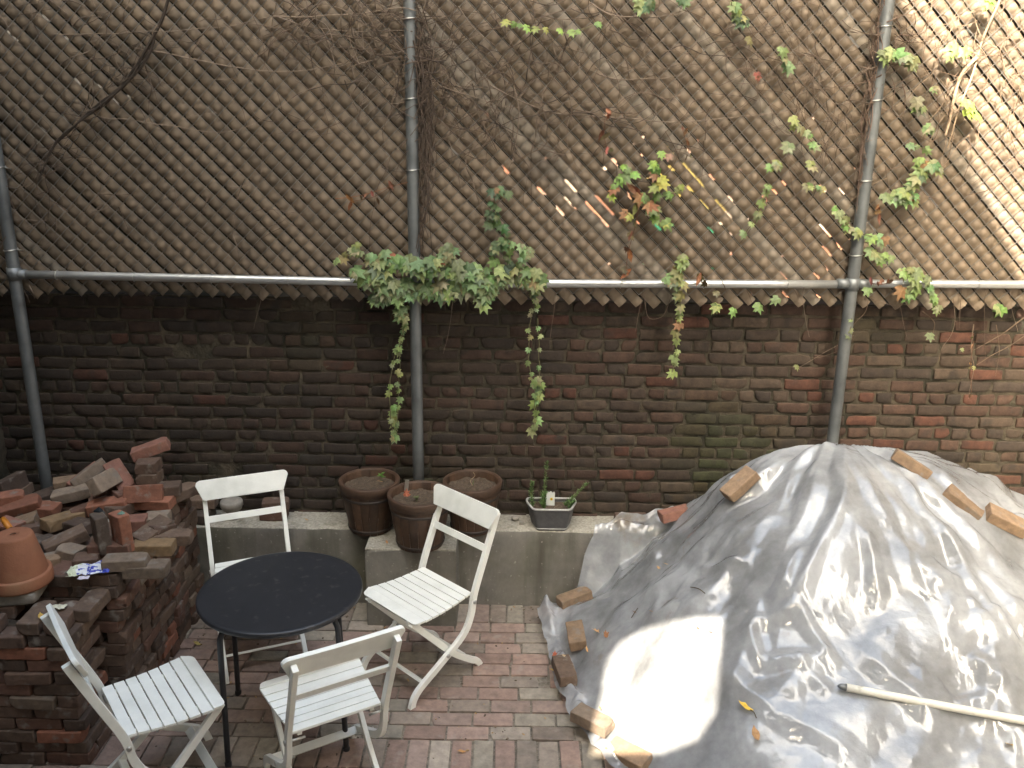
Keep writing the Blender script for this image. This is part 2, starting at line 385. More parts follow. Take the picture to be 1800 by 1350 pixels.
def ledge():
    root = empty('concrete_ledge', (0, LY, 0)); tag(root, 'low grey concrete ledge with stained face running along the foot of the brick wall', 'ledge')
    g = MB(); nx, nz = 240, 20; vs = []; fs = []
    prof = [(.0, -.05), (.0, .1), (0, .2), (0, .3), (0, .4), (0, .46), (.004, LZ-.008), (.012, LZ), (.05, LZ+.002), (.1, LZ+.001), (.16, LZ), (.24, LZ)]
    n = len(prof)
    for i in range(nx+1):
        x = -2.94+6.6*i/nx
        for (y, z) in prof:
            e = 1 if z > .45 else .4
            vs.append((x, y+.006*mn.noise(Vector((x*3, z*3, 0)))+e*.003*mn.noise(Vector((x*25, z*9, y*20))), z+e*(.004*mn.noise(Vector((x*12, y*15, 4))) if z > .4 else 0)))
    for i in range(nx):
        for k in range(n-1): a = i*n+k; fs.append((a, a+n, a+n+1, a+1))
    g.add(vs, [f for i, f in enumerate(fs) if i % (n-1) < 6], smooth=True)
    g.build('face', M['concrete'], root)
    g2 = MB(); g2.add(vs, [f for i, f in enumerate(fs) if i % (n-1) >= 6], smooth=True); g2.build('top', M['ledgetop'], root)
    root2 = empty('concrete_pier', (-.54, LY, 0)); tag(root2, 'square grey concrete pier jutting out from the ledge under the front barrel', 'pier')
    vs, fs = rough_vf(.50, .26, .50, 3, .008, .002, (14, 8, 14), 1, 9)
    a = MB(); a.add([v+Vector((0, -.11, .222)) for v in vs], fs, smooth=False); a.build('block', M['concrete'], root2)
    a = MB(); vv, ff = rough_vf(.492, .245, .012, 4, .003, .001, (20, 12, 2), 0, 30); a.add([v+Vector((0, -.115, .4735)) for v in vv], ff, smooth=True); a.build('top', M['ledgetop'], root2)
ledge()

# ------------------------------------------------------------------ fence
def fence():
    root = empty('chain_link_fence', (0, FY, 0)); tag(root, 'tall galvanised chain-link fence filled with woven tan diagonal slats above the brick wall', 'fence')
    pr = PYY-FY
    posts = [(-2.63, .33, 4.3), (-.52, .475, 4.3), (1.785, .475, 4.3), (3.9, .475, 4.3)]
    rnd = random.Random(3)
    for (x, z0, z1) in posts:
        g = MB(); g.add(*tube_vf([(x, pr, z0+(z1-z0)*k/8) for k in range(9)], .031, 20), smooth=True); po = g.build('post', M['galv'], root)
        for zz in (2.05, 2.45, 2.83, 3.2, 3.6, 4.0):
            t = MB(); z_ = zz+rnd.uniform(-.03, .03)
            ring = [(x+.0345*math.cos(a), pr+.0345*math.sin(a), z_+.004*math.sin(a+1)) for a in [2*PI*k/20 for k in range(21)]]
            t.add(*tube_vf(ring, .0028, 5, False), smooth=True)
            t.add(*tube_vf([(x+.034, pr, z_), (x+.045, pr+.035, z_-.01)], .0025, 5), smooth=True); t.build('wire_tie', M['zinc'], po)
    # rail in sections with sleeves
    zr = 1.90
    for (a, b_, za, zb) in ((-2.585, -.55, 1.905, 1.888), (-.49, 1.70, 1.888, 1.912), (1.86, 3.87, 1.918, 1.935)):
        g = MB(); g.add(*tube_vf([(a+(b_-a)*k/6, pr-.002, za+(zb-za)*k/6) for k in range(7)], .0215, 18), smooth=True); ro = g.build('rail', M['rail'], root)
        for k in range(5):
            xx = a+.18+(b_-a)*k/5; z0 = za+(zb-za)*(xx-a)/(b_-a); t = MB()
            ring = [(xx+.002*math.sin(q), pr-.002+.0245*math.cos(q), z0+.0245*math.sin(q)) for q in [2*PI*j/16 for j in range(17)]]
            t.add(*tube_vf(ring, .0022, 5, False), smooth=True); t.build('wire_tie', M['zinc'], ro)
    for (x, s) in ((-2.60, 1), (1.74, 1), (1.84, 1)):
        g = MB(); zz = 1.905 if x < 0 else 1.915
        g.add(*tube_vf([(x-.035, pr, zz), (x+.035, pr, zz)], .0265, 16), smooth=True); g.build('sleeve', M['galv'], root)
    for (x, a, b_) in ((1.785, 1.885, 1.945), (-2.63, 1.875, 1.94)):
        g = MB(); g.add(*tube_vf([(x, pr, a), (x, pr, b_)], .036, 20), smooth=True); g.build('clamp', M['galv'], root)
    # wire mesh: zigzag wires of a .080 diamond
    D = .0435; x0, x1, z0, z1 = -2.9, 3.9, 1.84, 1.84+.0435*56
    nzz = int((z1-z0)/D); nxx = int((x1-x0)/D)
    def warp(x, z):  # gentle sag so that the weave is not perfect
        return x+.010*mn.noise(Vector((x*.9, z*.9, 1))), z+.010*mn.noise(Vector((x*.9, z*.9, 7)))
    g = MB()
    for i in range(nxx):
        pts = []
        for j in range(nzz+1):
            x = x0+D*(i+(j+i) % 2); z = z0+D*j
            xw, zw = warp(x, z)
            pts.append((xw, (-.010 if (j+i) % 2 == 0 else -.015), zw))
        vs, fs = tube_vf(pts, .0030, 5, False); g.add(vs, fs, smooth=True)
    g.build('wire_mesh', M['wire'], root)
    # slats run from upper left to lower right
    s = MB(); P_ = D*math.sqrt(2); Wd = P_/math.sqrt(2)  # spacing between parallel wires
    rn = random.Random(21)
    for i in range(-int((z1-z0)/(2*D))-2, int((x1-x0)/(2*D))+2):
        # centre line x = x0 + 2D*i + D + ... , going down-right
        width = rn.uniform(.0515, .0565)
        gapzone = False
        xc0 = x0+2*D*i+D*1.0
        zl = 1.795+.012*mn.noise(Vector((i*.37, 0, 0)))+rn.uniform(-.006, .006)
        if rn.random() < .05: zl -= .012
        nrm = Vector((1, 0, 1)).normalized(); t = Vector((1, 0, -1)).normalized()
        # param: point = A + t*s, A on z=z1
        A = Vector((xc0, 0, z1)); smax = (z1-zl)*math.sqrt(2)
        steps = int(smax/(P_/6)); col0 = Vector((.205, .156, .110))*rn.uniform(.86, 1.1)
        if rn.random() < .06: col0 = Vector((.25, .21, .165))
        sh = rn.uniform(-.002, .002); yj = rn.uniform(-.001, .001); prevrow = None
        for k in range(steps+1):
            ss = min(smax, P_/6*k) if k < steps else smax; c = A+t*ss+nrm*sh
            if c.x < x0-.05 or c.x > x1+.05: prevrow = None; continue
            xw, zw = warp(c.x, c.z); c = Vector((xw, 0, zw))
            pinch = -.0125*abs(math.cos(PI*ss/P_))**.7
            wloc = width
            zone = math.exp(-((c.x-.55)/.75)**2-((c.z-2.42)/.36)**2)+.7*math.exp(-((c.x-1.7)/.4)**2-((c.z-2.2)/.25)**2)
            row = []
            wloc -= .0062*zone*(.3+.7*max(0, mn.noise(Vector((i*.83, 3.3, 0)))+.35))
            for q in range(5):
                u = (q-2)/2
                yy = yj+.007*u*u+pinch*(1-.35*u*u)+.0035
                row.append(len(s.v)); s.v.append(tuple(c+nrm*(u*wloc/2)+Vector((0, yy, 0))))
            if prevrow:
                dirt = 1+.12*mn.noise(Vector((c.x*3, c.z*3, 0)))
                for q in range(4):
                    s.f.append((prevrow[q], row[q], row[q+1], prevrow[q+1])); s.c.append(tuple(col0*dirt)); s.sm.append(True)
            prevrow = row
    s.build('slats', M['slat'], root)
fence()

def surroundings():
    # side wall at the left
    root = empty('side_wall', (-2.95, 0, 0)); tag(root, 'rough dark masonry side wall at the left edge of the yard', 'wall')
    g = MB(); vs = []; fs = []; ny, nz = 60, 70
    for j in range(nz+1):
        for i in range(ny+1):
            y = -.1+5.0*i/ny; z = -.02+2.9*j/nz
            vs.append((.02+.03*mn.noise(Vector((y*4, z*5, 0)))+.02*mn.noise(Vector((y*14, z*14, 2))), y, z))
    for j in range(nz):
        for i in range(ny): a = j*(ny+1)+i; fs.append((a, a+1, a+ny+2, a+ny+1))
    g.add(vs, fs, smooth=True); g.add(*box_vf((-.15, 2.4, 1.44), (.26, 5.0, 2.9))); g.build('masonry', M['mortar'], root)
    # house that the yard belongs to, behind the camera: facade, its gable slope and added opening cut to shape the sun
    root = empty('house_facade', (0, -.25, 0)); tag(root, 'brown brick back facade of the house behind the viewpoint', 'house')
    sun_hole = (-.54, .05, 3.46, 4.48)  # opening added to let the sun patch through onto the sheet
    def slab(x0, x1, z0, z1):
        g.add(*box_vf(((x0+x1)/2, 0, (z0+z1)/2), (x1-x0, .2, z1-z0)))
    g = MB(); slab(-6, sun_hole[0], 0, 6.0); slab(sun_hole[1], 1.95, 0, 6.0); slab(sun_hole[0], sun_hole[1], 0, sun_hole[2]); slab(sun_hole[0], sun_hole[1], sun_hole[3], 6.0)
    for (cx, sx) in ((sun_hole[0], 1), (sun_hole[1], -1)):      # corner pieces added to round off the sun patch
        for (cz, sz, q) in ((sun_hole[3], -1, .20 if sx > 0 else .10), (sun_hole[2], 1, .05 if sx > 0 else .22)):
            tri = [(cx, cz), (cx+sx*q, cz), (cx+sx*q*.3, cz+sz*q*.35), (cx, cz+sz*q)]
            g.add([(x, -.095, z) for x, z in tri]+[(x, .095, z) for x, z in tri], [(0, 1, 2, 3), (7, 6, 5, 4)]+[(k, k+4, (k+1) % 4+4, (k+1) % 4) for k in range(4)])
    # gable: polygon prism, slope made to edge the sunlit wedge on the fence
    poly = [(-6, 6.001), (1.95, 6.001), (-.35, 9.75), (-6, 9.75)]
    vs = [(x, -.1, z) for x, z in poly]+[(x, .1, z) for x, z in poly]
    g.add(vs, [(0, 1, 2, 3), (7, 6, 5, 4), (0, 4, 5, 1), (1, 5, 6, 2), (2, 6, 7, 3), (3, 7, 4, 0)]); g.build('wall', M['house'], root)
    for (x, z) in ((-3.6, 1.2), (-1.8, 1.2), (-3.6, 4.0), (-2.0, 4.0), (-3.6, 7.2), (-1.8, 7.2)):
        f = MB(); f.add(*box_vf((x, .115, z), (1.0, .03, 1.5))); fr = f.build('window', M['white'], root)
        f = MB(); f.add(*box_vf((x, .135, z), (.84, .01, 1.34))); f.build('pane', M['darkglass'], fr)
    for (x0, x1, z1, lab) in ((-8.5, -3.32, 7.5, 'tall unseen block added on the left to shut out side skylight'), (3.95, 9.0, 7.5, 'tall unseen block added on the right to shut out side skylight')):
        rt2 = empty('side_light_block', ((x0+x1)/2, 2, 0)); tag(rt2, lab, 'building')  # unseen masses added so skylight comes mostly from overhead
        g = MB(); g.add(*box_vf((0, 0, z1/2), (x1-x0, 8.0, z1))); g.add(*box_vf((0, 0, z1+.1), (x1-x0+.2, 8.2, .2))); g.build('wall', M['house'], rt2)
    rt2 = empty('rear_light_block', (5.5, -5, 0)); tag(rt2, 'lower unseen block added behind the viewpoint to cut light from the right', 'building')  # unseen, added to cut skylight from behind the viewpoint
    g = MB(); g.add(*box_vf((0, 0, 2.6), (7.0, .5, 5.2))); g.add(*box_vf((0, 0, 5.3), (7.2, .7, .2))); g.build('wall', M['house'], rt2)
    # neighbour's side beyond the fence
    root = empty('neighbour_garden_wall', (1.6, 9.5, 0)); tag(root, 'sunlit orange brick garden wall glimpsed through slits in the fence slats', 'wall')
    g = MB(); g.add(*box_vf((0, 0, 1.35), (3.9, .2, 2.7))); g.add(*box_vf((0, 0, 2.73), (4.0, .26, .05))); g.build('masonry', M['orange'], root)
    root = empty('backing_block', (0, 11.5, 0)); tag(root, 'dark block added beyond the fence to hide sky and darken slat gaps', 'building')  # added so no sky shows between the slats
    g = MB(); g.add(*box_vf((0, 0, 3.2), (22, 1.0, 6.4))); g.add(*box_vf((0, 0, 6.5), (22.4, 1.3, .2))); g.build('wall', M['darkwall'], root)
    root = empty('garden_shed', (1.05, 8.2, 0)); tag(root, 'small green shed with a yellow roof seen in slivers behind the fence', 'shed')
    g = MB(); g.add(*box_vf((0.45, 0, .97), (.6, .6, 1.98)), col=(.01, .20, .10)); g.build('wall', M['plain'], root)
    g = MB(); g.add([(.05, -.36, 1.96), (.85, -.36, 1.96), (.2, -.36, 2.62), (.05, .36, 1.96), (.85, .36, 1.96), (.2, .36, 2.62)], [(0, 1, 2), (5, 4, 3), (0, 2, 5, 3), (1, 4, 5, 2), (0, 3, 4, 1)], col=(.30, .22, .05)); g.build('roof', M['plain'], root)
surroundings()
#@@PART2
def gap_backing():  # leaf layer added to darken the gaps between slats
    rnd = random.Random(77); g = MB()
    for i in range(15000):
        x = rnd.uniform(-3.2, 4.6); z = rnd.uniform(.9, 4.4)
        zone = math.exp(-((x-.75)/.75)**2-((z-2.30)/.34)**2)
        if rnd.random() < .93*zone and mn.noise(Vector((x*5, z*5, 3))) < .18: continue
        if abs(x-2.1) < .35 and abs(z-2.15) < .25 and rnd.random() < .6: continue
        c = Vector((x, 5.08+rnd.uniform(-.10, .12), z)); s = rnd.uniform(.035, .07)
        Mx = Euler((rnd.uniform(-.6, .6)+PI/2, rnd.uniform(-3, 3), rnd.uniform(-.6, .6))).to_matrix()
        k = rnd.uniform(.5, 1.2)
        g.add([c+Mx @ Vector(p)*s for p in ((-.6, -.9, 0), (.7, -.7, .1), (1.1, .2, 0), (.1, 1.2, -.1), (-1, .3, .1))], [(0, 1, 2, 3, 4)], (.035*k, .035*k, .02*k))
    o = g.build('leaf_backing', M['leaf']); tag(o, 'dense dark leaf screen added behind the slatted fence to darken its gaps', 'leaf_backing', kind='stuff')
gap_backing()

# ------------------------------------------------------------------ bistro table
TC = Vector((-1.022, 3.515, 0))
def table():
    t = empty('bistro_table', TC, R(12)); tag(t, 'round black metal bistro table ringed by four white folding chairs', 'table')
    r = .361; g = MB()
    prof = [(0.0001, .700), (r*.3, .7002), (r*.6, .7004), (r-.03, .7005), (r-.012, .7015), (r-.004, .700), (r, .695), (r, .684), (r-.004, .677), (r-.012, .676), (r-.014, .690), (.0001, .690)]
    g.add(*lathe_vf(prof, 96), smooth=True); g.build('tabletop', M['black'], t)
    for k in range(4):
        a = R(45+90*k); d = Vector((math.cos(a), math.sin(a), 0)); e = Vector((-d.y, d.x, 0))
        pts = smooth_pts([d*.22+Vector((0, 0, .672)), d*.30+Vector((0, 0, .668)), d*.335+Vector((0, 0, .64)), d*.345+Vector((0, 0, .58)), d*.352+Vector((0, 0, .3)), d*.36+Vector((0, 0, .012))], 5)
        g = MB(); g.add(*tube_vf(pts, .0125, 14), smooth=True); l = g.build('leg', M['black'], t)
        g = MB(); g.add(*lathe_vf([(.0145, .0), (.0155, .004), (.0155, .02), (.013, .024)], 14, d.x*.36, d.y*.36), smooth=True); g.build('foot_cap', M['black'], l)
    g = MB()
    ring = [(.255*math.cos(q), .255*math.sin(q), .668) for q in [2*PI*j/40 for j in range(41)]]
    g.add(*tube_vf(ring, .008, 8, False), smooth=True); g.build('under_ring', M['black'], t)
table()

# ------------------------------------------------------------------ folding chair: local +X forward, Z up
def bevelled(name, vf, mat, parent, bw=.0025):
    bm = bmesh.new(); vs = [bm.verts.new(v) for v in vf[0]]
    for f in vf[1]:
        try: bm.faces.new([vs[i] for i in f])
        except ValueError: pass
    bmesh.ops.recalc_face_normals(bm, faces=bm.faces)
    bm.normal_update()
    es = [e for e in bm.edges if len(e.link_faces) == 2 and e.calc_face_angle() > .6]
    bmesh.ops.bevel(bm, geom=es, offset=bw, segments=2, affect='EDGES', profile=.6)
    me = bpy.data.meshes.new(name); bm.to_mesh(me); bm.free(); me.materials.append(mat)
    me.polygons.foreach_set('use_smooth', [False]*len(me.polygons))
    o = bpy.data.objects.new(name, me); COL.objects.link(o); o.parent = parent; return o
def plank(poly, th, fr):
    """extrude a 2D polygon; fr maps (a,b,c) to a vector, c is thickness"""
    n = len(poly); vs = [fr(a, b, -th/2) for a, b in poly]+[fr(a, b, th/2) for a, b in poly]
    fs = [tuple(range(n-1, -1, -1)), tuple(range(n, 2*n))]+[(i, (i+1) % n, (i+1) % n+n, i+n) for i in range(n)]
    return vs, fs
def roundrect(w0, w1, h, r0, r1, seg=5):
    """half widths w0 (bottom) w1 (top), height h, corner radii bottom/top"""
    out = []
    for (cx, cy, a0, r) in ((w0-r0, r0, -90, r0), (w1-r1, h-r1, 0, r1), (-w1+r1, h-r1, 90, r1), (-w0+r0, r0, 180, r0)):
        for k in range(seg+1):
            a = R(a0+90*k/seg); out.append((cx+r*math.cos(a), cy+r*math.sin(a)))
    return out
def make_chair():
    t = empty('folding_chair')
    tp = Vector((-.355, 0, .822)); se = Vector((-.205, 0, .45)); bd = Vector((-.180, 0, .335))
    A = smooth_pts([tp, (tp+se)/2, se, bd, Vector((-.125, 0, .245)), Vector((.03, 0, .15)), Vector((.145, 0, .085)), Vector((.185, 0, .045)), Vector((.20, 0, 0))], 5)
    for s in (-1, 1):
        vf = sweep_vf(A, .022, .032); vf = ([v+Vector((0, s*.193, 0)) for v in vf[0]], vf[1])
        bevelled('back_leg', vf, M['white'], t)
        B = smooth_pts([Vector((.165, 0, .425)), Vector((.06, 0, .31)), Vector((-.08, 0, .16)), Vector((-.20, 0, .065)), Vector((-.245, 0, .035)), Vector((-.268, 0, 0))], 5)
        vf = sweep_vf(B, .020, .032); vf = ([v+Vector((0, s*.166, 0)) for v in vf[0]], vf[1])
        bevelled('front_leg', vf, M['white'], t)
        # seat side runner, slightly dished
        C_ = smooth_pts([Vector((-.185, 0, .424)), Vector((-.06, 0, .412)), Vector((.08, 0, .417)), Vector((.175, 0, .420))], 4)
        vf = sweep_vf(C_, .018, .026); vf = ([v+Vector((0, s*.145, 0)) for v in vf[0]], vf[1])
        bevelled('seat_runner', vf, M['white'], t)
        for (u, z) in ((-.195, .405), (-.02, .187)):
            g = MB(); vs, fs = tube_vf([(u, s*.128, z), (u, s*.2085, z)], .0055, 10); g.add(vs, fs, smooth=True)
            vs, fs = tube_vf([(u, s*.204, z), (u, s*.2095, z)], .010, 12); g.add(vs, fs, smooth=True); g.build('bolt', M['zinc'], t)
    g = MB()
    def bar(u, z, w, h, th, ang, name):
        c = Vector((u, 0, z)); ca, sa = math.cos(ang), math.sin(ang)
        fr = lambda a, b, c_: c+Vector((-sa*b, 0, ca*b))+Vector((ca*c_, 0, sa*c_))+Vector((0, a, 0))
        bevelled(name, plank([(-w/2, -h/2), (w/2, -h/2), (w/2, h/2), (-w/2, h/2)], th, fr), M['white'], t)
    rec = math.atan2(tp.x-se.x, tp.z-se.z)
    bar(-.282, .655, .364, .034, .014, -rec, 'back_rail')
    bar(.118, .098, .364, .036, .012, -1.0, 'stretcher')
    bar(-.165, .092, .312, .034, .012, 1.1, 'stretcher')
    # backrest board in front of the uprights
    ax = (tp-se).normalized(); nn = Vector((ax.z, 0, -ax.x)); o0 = se+ax*.318+nn*.0265
    fr = lambda a, b, c_: o0+ax*b+Vector((0, a, 0))+nn*(c_+.10*a*a*.6)
    poly = roundrect(.205, .232, .105, .010, .026)
    # subdivide long edges so the board can curve
    pp = []
    for i in range(len(poly)):
        a = poly[i]; b = poly[(i+1) % len(poly)]; n = max(1, int(abs(a[0]-b[0])/.05))
        for k in range(n): pp.append((a[0]+(b[0]-a[0])*k/n, a[1]+(b[1]-a[1])*k/n))
    bevelled('backrest', plank(pp, .018, fr), M['white'], t, .003)
    # seat slats
    us = [-.178, -.132, -.086, -.040, .006, .052, .098]; S = []
    zt = lambda u: .440-.010*math.cos((u+.02)/.22*PI*.5)**2 if abs(u) < .2 else .44
    bm_v = []; bm_f = []
    def addslat(poly, u0, rot, z):
        fr = lambda a, b, c_: Vector((u0, 0, z))+Vector((math.cos(rot)*b, a, -math.sin(rot)*b))+Vector((math.sin(rot)*c_, 0, math.cos(rot)*c_))
        vs, fs = plank(poly, .012, fr); n = len(bm_v); bm_v.extend(vs); bm_f.extend([tuple(i+n for i in f) for f in fs])
    for i, u in enumerate(us):
        hw = .178+.030*max(0, (u+.178)/.28); hw2 = hw+.004
        slope = -(zt(u+.01)-zt(u-.01))/.02
        addslat([(-hw, -.0205), (hw, -.0205), (hw2, .0205), (-hw2, .0205)], u, math.atan(slope), zt(u))
    addslat(roundrect(.212, .205, .052, .003, .030), .1215, R(12), .441)
    bevelled('seat', (bm_v, bm_f), M['white'], t, .002)
    return t
def copytree(o, parent=None):
    c = o.copy(); COL.objects.link(c); c.parent = parent
    for ch in list(o.children): copytree(ch, c)
    return c
ch0 = make_chair()
CH = [((-.462, 3.905), 226, 'brightest white folding chair, standing in front of the barrels with its seat towards the table'),
      ((-1.405, 3.10), 37, 'white folding chair beside the brick stack, seen side-on with its slatted seat facing the table'),
      ((-.775, 3.135), 120.5, 'white folding chair in front of the black table with its back turned to the viewer'),
      ((-1.305, 4.065), 293, 'white folding chair standing against the concrete ledge behind the black table')]
# seat centre (u about -.02) is the given point
for i, ((x, y), a, lab) in enumerate(CH):
    c = ch0 if i == 0 else copytree(ch0)
    c.location = (x, y, 0); c.rotation_euler = (0, 0, R(a)); c.scale = (1.03, 1.03, 1.03); tag(c, lab, 'folding chair', 'white folding chairs round the table')

# ------------------------------------------------------------------ barrels and planter
def barrel(cx, cy, zb, h, rt_, rb, label, rz, seed, plant):
    t = empty('barrel_planter', (cx, cy, zb), rz); tag(t, label, 'planter', 'wooden barrel planters on the ledge')
    rnd = random.Random(seed); g = MB(); ns = 18; seg = 6
    for k in range(ns):
        col = Vector((.078, .043, .025))*rnd.uniform(.6, 1.25); a0 = 2*PI*k/ns+.004; a1 = 2*PI*(k+1)/ns-.004
        rings = [(rb, 0.0), (rb+.25*(rt_-rb), h*.25), (rb+.5*(rt_-rb)+.003, h*.5), (rb+.75*(rt_-rb)+.002, h*.75), (rt_, h-.002), (rt_-.002, h), (rt_-.014, h), (rt_-.016, h-.003), (rt_-.018, h-.08)]
        vs = []; fs = []; dr = rnd.uniform(-.001, .001)
        for (r, z) in rings:
            for q in range(seg+1):
                a = a0+(a1-a0)*q/seg; e = -.0015 if q in (0, seg) else 0
                vs.append(((r+dr+e)*math.cos(a), (r+dr+e)*math.sin(a), z))
        for i in range(len(rings)-1):
            for q in range(seg): b = i*(seg+1)+q; fs.append((b, b+1, b+seg+2, b+seg+1))
        g.add(vs, fs, tuple(col), True)
    g.build('staves', M['barrel'], t)
    g = MB(); rr = rt_+.0045; z1 = h-.001; z0 = h-.052
    ra = lambda z: rb+(rt_-rb)*z/h
    g.add(*lathe_vf([(ra(z0)+.002, z0), (ra(z0)+.0085, z0+.002), (rr+.003, z1), (rr, z1+.003), (rt_-.012, z1+.003), (rt_-.012, z1-.01)], 48), col=(.068, .038, .023), smooth=True); g.build('rim_band', M['barrel'], t)
    g = MB(); z0 = h*.70
    g.add(*lathe_vf([(ra(z0)+.003, z0), (ra(z0)+.006, z0+.002), (ra(z0+.016)+.007, z0+.014), (ra(z0+.016)+.003, z0+.017)], 48), smooth=True); g.build('hoop', M['hoop'], t)
    g = MB(); z0 = h*.05
    g.add(*lathe_vf([(ra(z0)+.003, z0), (ra(z0)+.006, z0+.002), (ra(z0+.016)+.006, z0+.014), (ra(z0+.016)+.003, z0+.017)], 48), smooth=True); g.build('hoop', M['hoop'], t)
    g = MB(); n = 26; vs = []; fs = []
    for j in range(n+1):
        for i in range(n+1):
            x = (i/n*2-1); y = (j/n*2-1); k = max(abs(x), abs(y)); l = math.hypot(x, y) or 1
            X = x*k/l*(rt_-.015); Y = y*k/l*(rt_-.015)
            vs.append((X, Y, h-.042+.010*mn.noise(Vector((X*22+seed, Y*22, 0)))+.006*mn.noise(Vector((X*70, Y*70, seed)))))
    for j in range(n):
        for i in range(n): a = j*(n+1)+i; fs.append((a, a+1, a+n+2, a+n+1))
    g.add(vs, fs, smooth=True); g.build('soil', M['soil'], t)
    # seedlings
    for (x, y, n_, s, hh) in plant:
        p = empty('seedling', (cx+x, cy+y, zb+h-.04)); tag(p, {1: 'small bright green seedling sprouting near the back of the left barrel', 2: 'low dull green weed growing in the middle barrel', 3: 'dry straw-coloured twig standing in the right barrel'}[seed], 'seedling')
        g = MB(); g.add(*tube_vf([(0, 0, 0), (.003, .002, hh*.6), (.006, 0, hh)], .0016, 5), col=(.10, .16, .04)); g.build('stem', M['stem'], p)
        if seed == 3:
            q = MB(); q.add(*tube_vf(smooth_pts([(0, 0, 0), (-.012, .0, .03), (.012, .01, .055), (.004, 0, .08)], 4), .0022, 5), col=(.32, .24, .15)); q.build('twig', M['stem'], p); continue
        g = MB()
        for k in range(n_):
            a = rnd.uniform(0, 6.28); L_ = s*rnd.uniform(.7, 1.2); z = hh*rnd.uniform(.5, 1)
            d = Vector((math.cos(a), math.sin(a), rnd.uniform(.0, .5))); e = Vector((-math.sin(a), math.cos(a), 0))
            b = Vector((0, 0, z)); g.add([b, b+d*L_*.4+e*L_*.28, b+d*L_, b+d*L_*.4-e*L_*.28, b+d*L_*.5+Vector((0, 0, .15*L_))], [(0, 4, 1), (1, 4, 2), (2, 4, 3), (3, 4, 0)], (.10, .21, .04) if seed == 1 else (.10, .13, .045))
        g.build('leaves', M['leaf'], p)
barrel(-.792, 4.585, LZ+.003, .295, .163, .118, 'dark wooden barrel planter at the left of the three, with one green seedling', .3, 1, [(.055, .06, 12, .028, .05)])
barrel(-.492, 4.405, LZ+.003, .295, .168, .125, 'dark wooden barrel planter in front, on the concrete pier, dead leaf in its soil', .9, 2, [(-.015, -.01, 16, .020, .022)])
barrel(-.215, 4.600, LZ+.003, .290, .160, .118, 'dark wooden barrel planter at the right of the three, half hidden behind a chair back', 1.7, 3, [(.0, .02, 0, 0, .03)])

def leafshape(size, kind=0):
    if kind == 0:   # ivy, five lobes, slightly cupped
        pts = [(0, -.38), (-.22, -.50), (-.42, -.34), (-.62, -.10), (-.34, .04), (-.52, .46), (-.18, .36), (0, .86), (.18, .36), (.52, .46), (.34, .04), (.62, -.10), (.42, -.34), (.22, -.50)]
    else:           # plain ovate dead leaf
        pts = [(0, -.7), (-.22, -.5), (-.40, -.1), (-.34, .3), (-.14, .65), (0, .9), (.14, .62), (.36, .3), (.38, -.1), (.2, -.5)]
    vs = [Vector((0, .02, .07))*size]+[Vector((x, y, -.16*abs(x)+.04*math.sin(6*y)))*size for x, y in pts]
    n = len(pts); return vs, [(0, i+1, (i+1) % n+1) for i in range(n)]
def loose_leaf(name, loc, size, col, eul, label, kind=1, curl=.5, cat='leaf', group='fallen dead leaves'):
    vs, fs = leafshape(size, kind); Mx = Euler(eul).to_matrix(); vs2 = []
    for v in vs:
        v = Vector((v.x, v.y, v.z+curl*(v.x*v.x*1.6+v.y*v.y*.5)/max(size, .01)))
        vs2.append(Mx @ v)
    g = MB(); g.add(vs2, fs, col, False); o = g.build(name, M['dry']); o.location = loc; tag(o, label, cat, group); return o
loose_leaf('dead_leaf', (-.565, 4.405, .775), .036, (.42, .14, .08), (1.2, .2, .4), 'curled reddish dead leaf standing in the soil of the front barrel', 0, .9)
loose_leaf('dead_leaf', (-.735, 4.61, .755), .022, (.45, .25, .12), (.3, .2, 1.9), 'small tan dead leaf beside the seedling in the left barrel')
loose_leaf('dead_leaf', (-.675, 4.39, .49), .018, (.5, .24, .1), (.3, .3, .4), 'small orange dead leaf on the pier beside the front barrel')
loose_leaf('dead_leaf', (-1.175, 4.655, .49), .020, (.45, .28, .12), (.2, .2, 1.2), 'tan dead leaf lying on the ledge behind the back chair')
p_ = PZ(347, 1133, .006); loose_leaf('dead_leaf', (p_.x, p_.y, .012), .032, (.46, .36, .12), (.2, .1, 1.2), 'yellowish dead leaf on the paving between the brick stack and the table')
p_ = PZ(812, 1322, .006); loose_leaf('dead_leaf', (p_.x, p_.y, .010), .026, (.5, .26, .1), (.15, .1, 1.6), 'orange dead leaf flat on the paving at the bottom of the yard')

g = MB(); tg = empty('plant_label', (-.575, 4.51, .74)); tag(tg, 'grubby wooden plant marker stuck upright in the front barrel', 'plant label')
g.add(*box_vf((0, 0, .03), (.022, .004, .085), Euler((.15, .1, .2)).to_matrix())); g.build('stake', M['greyblock'], tg)

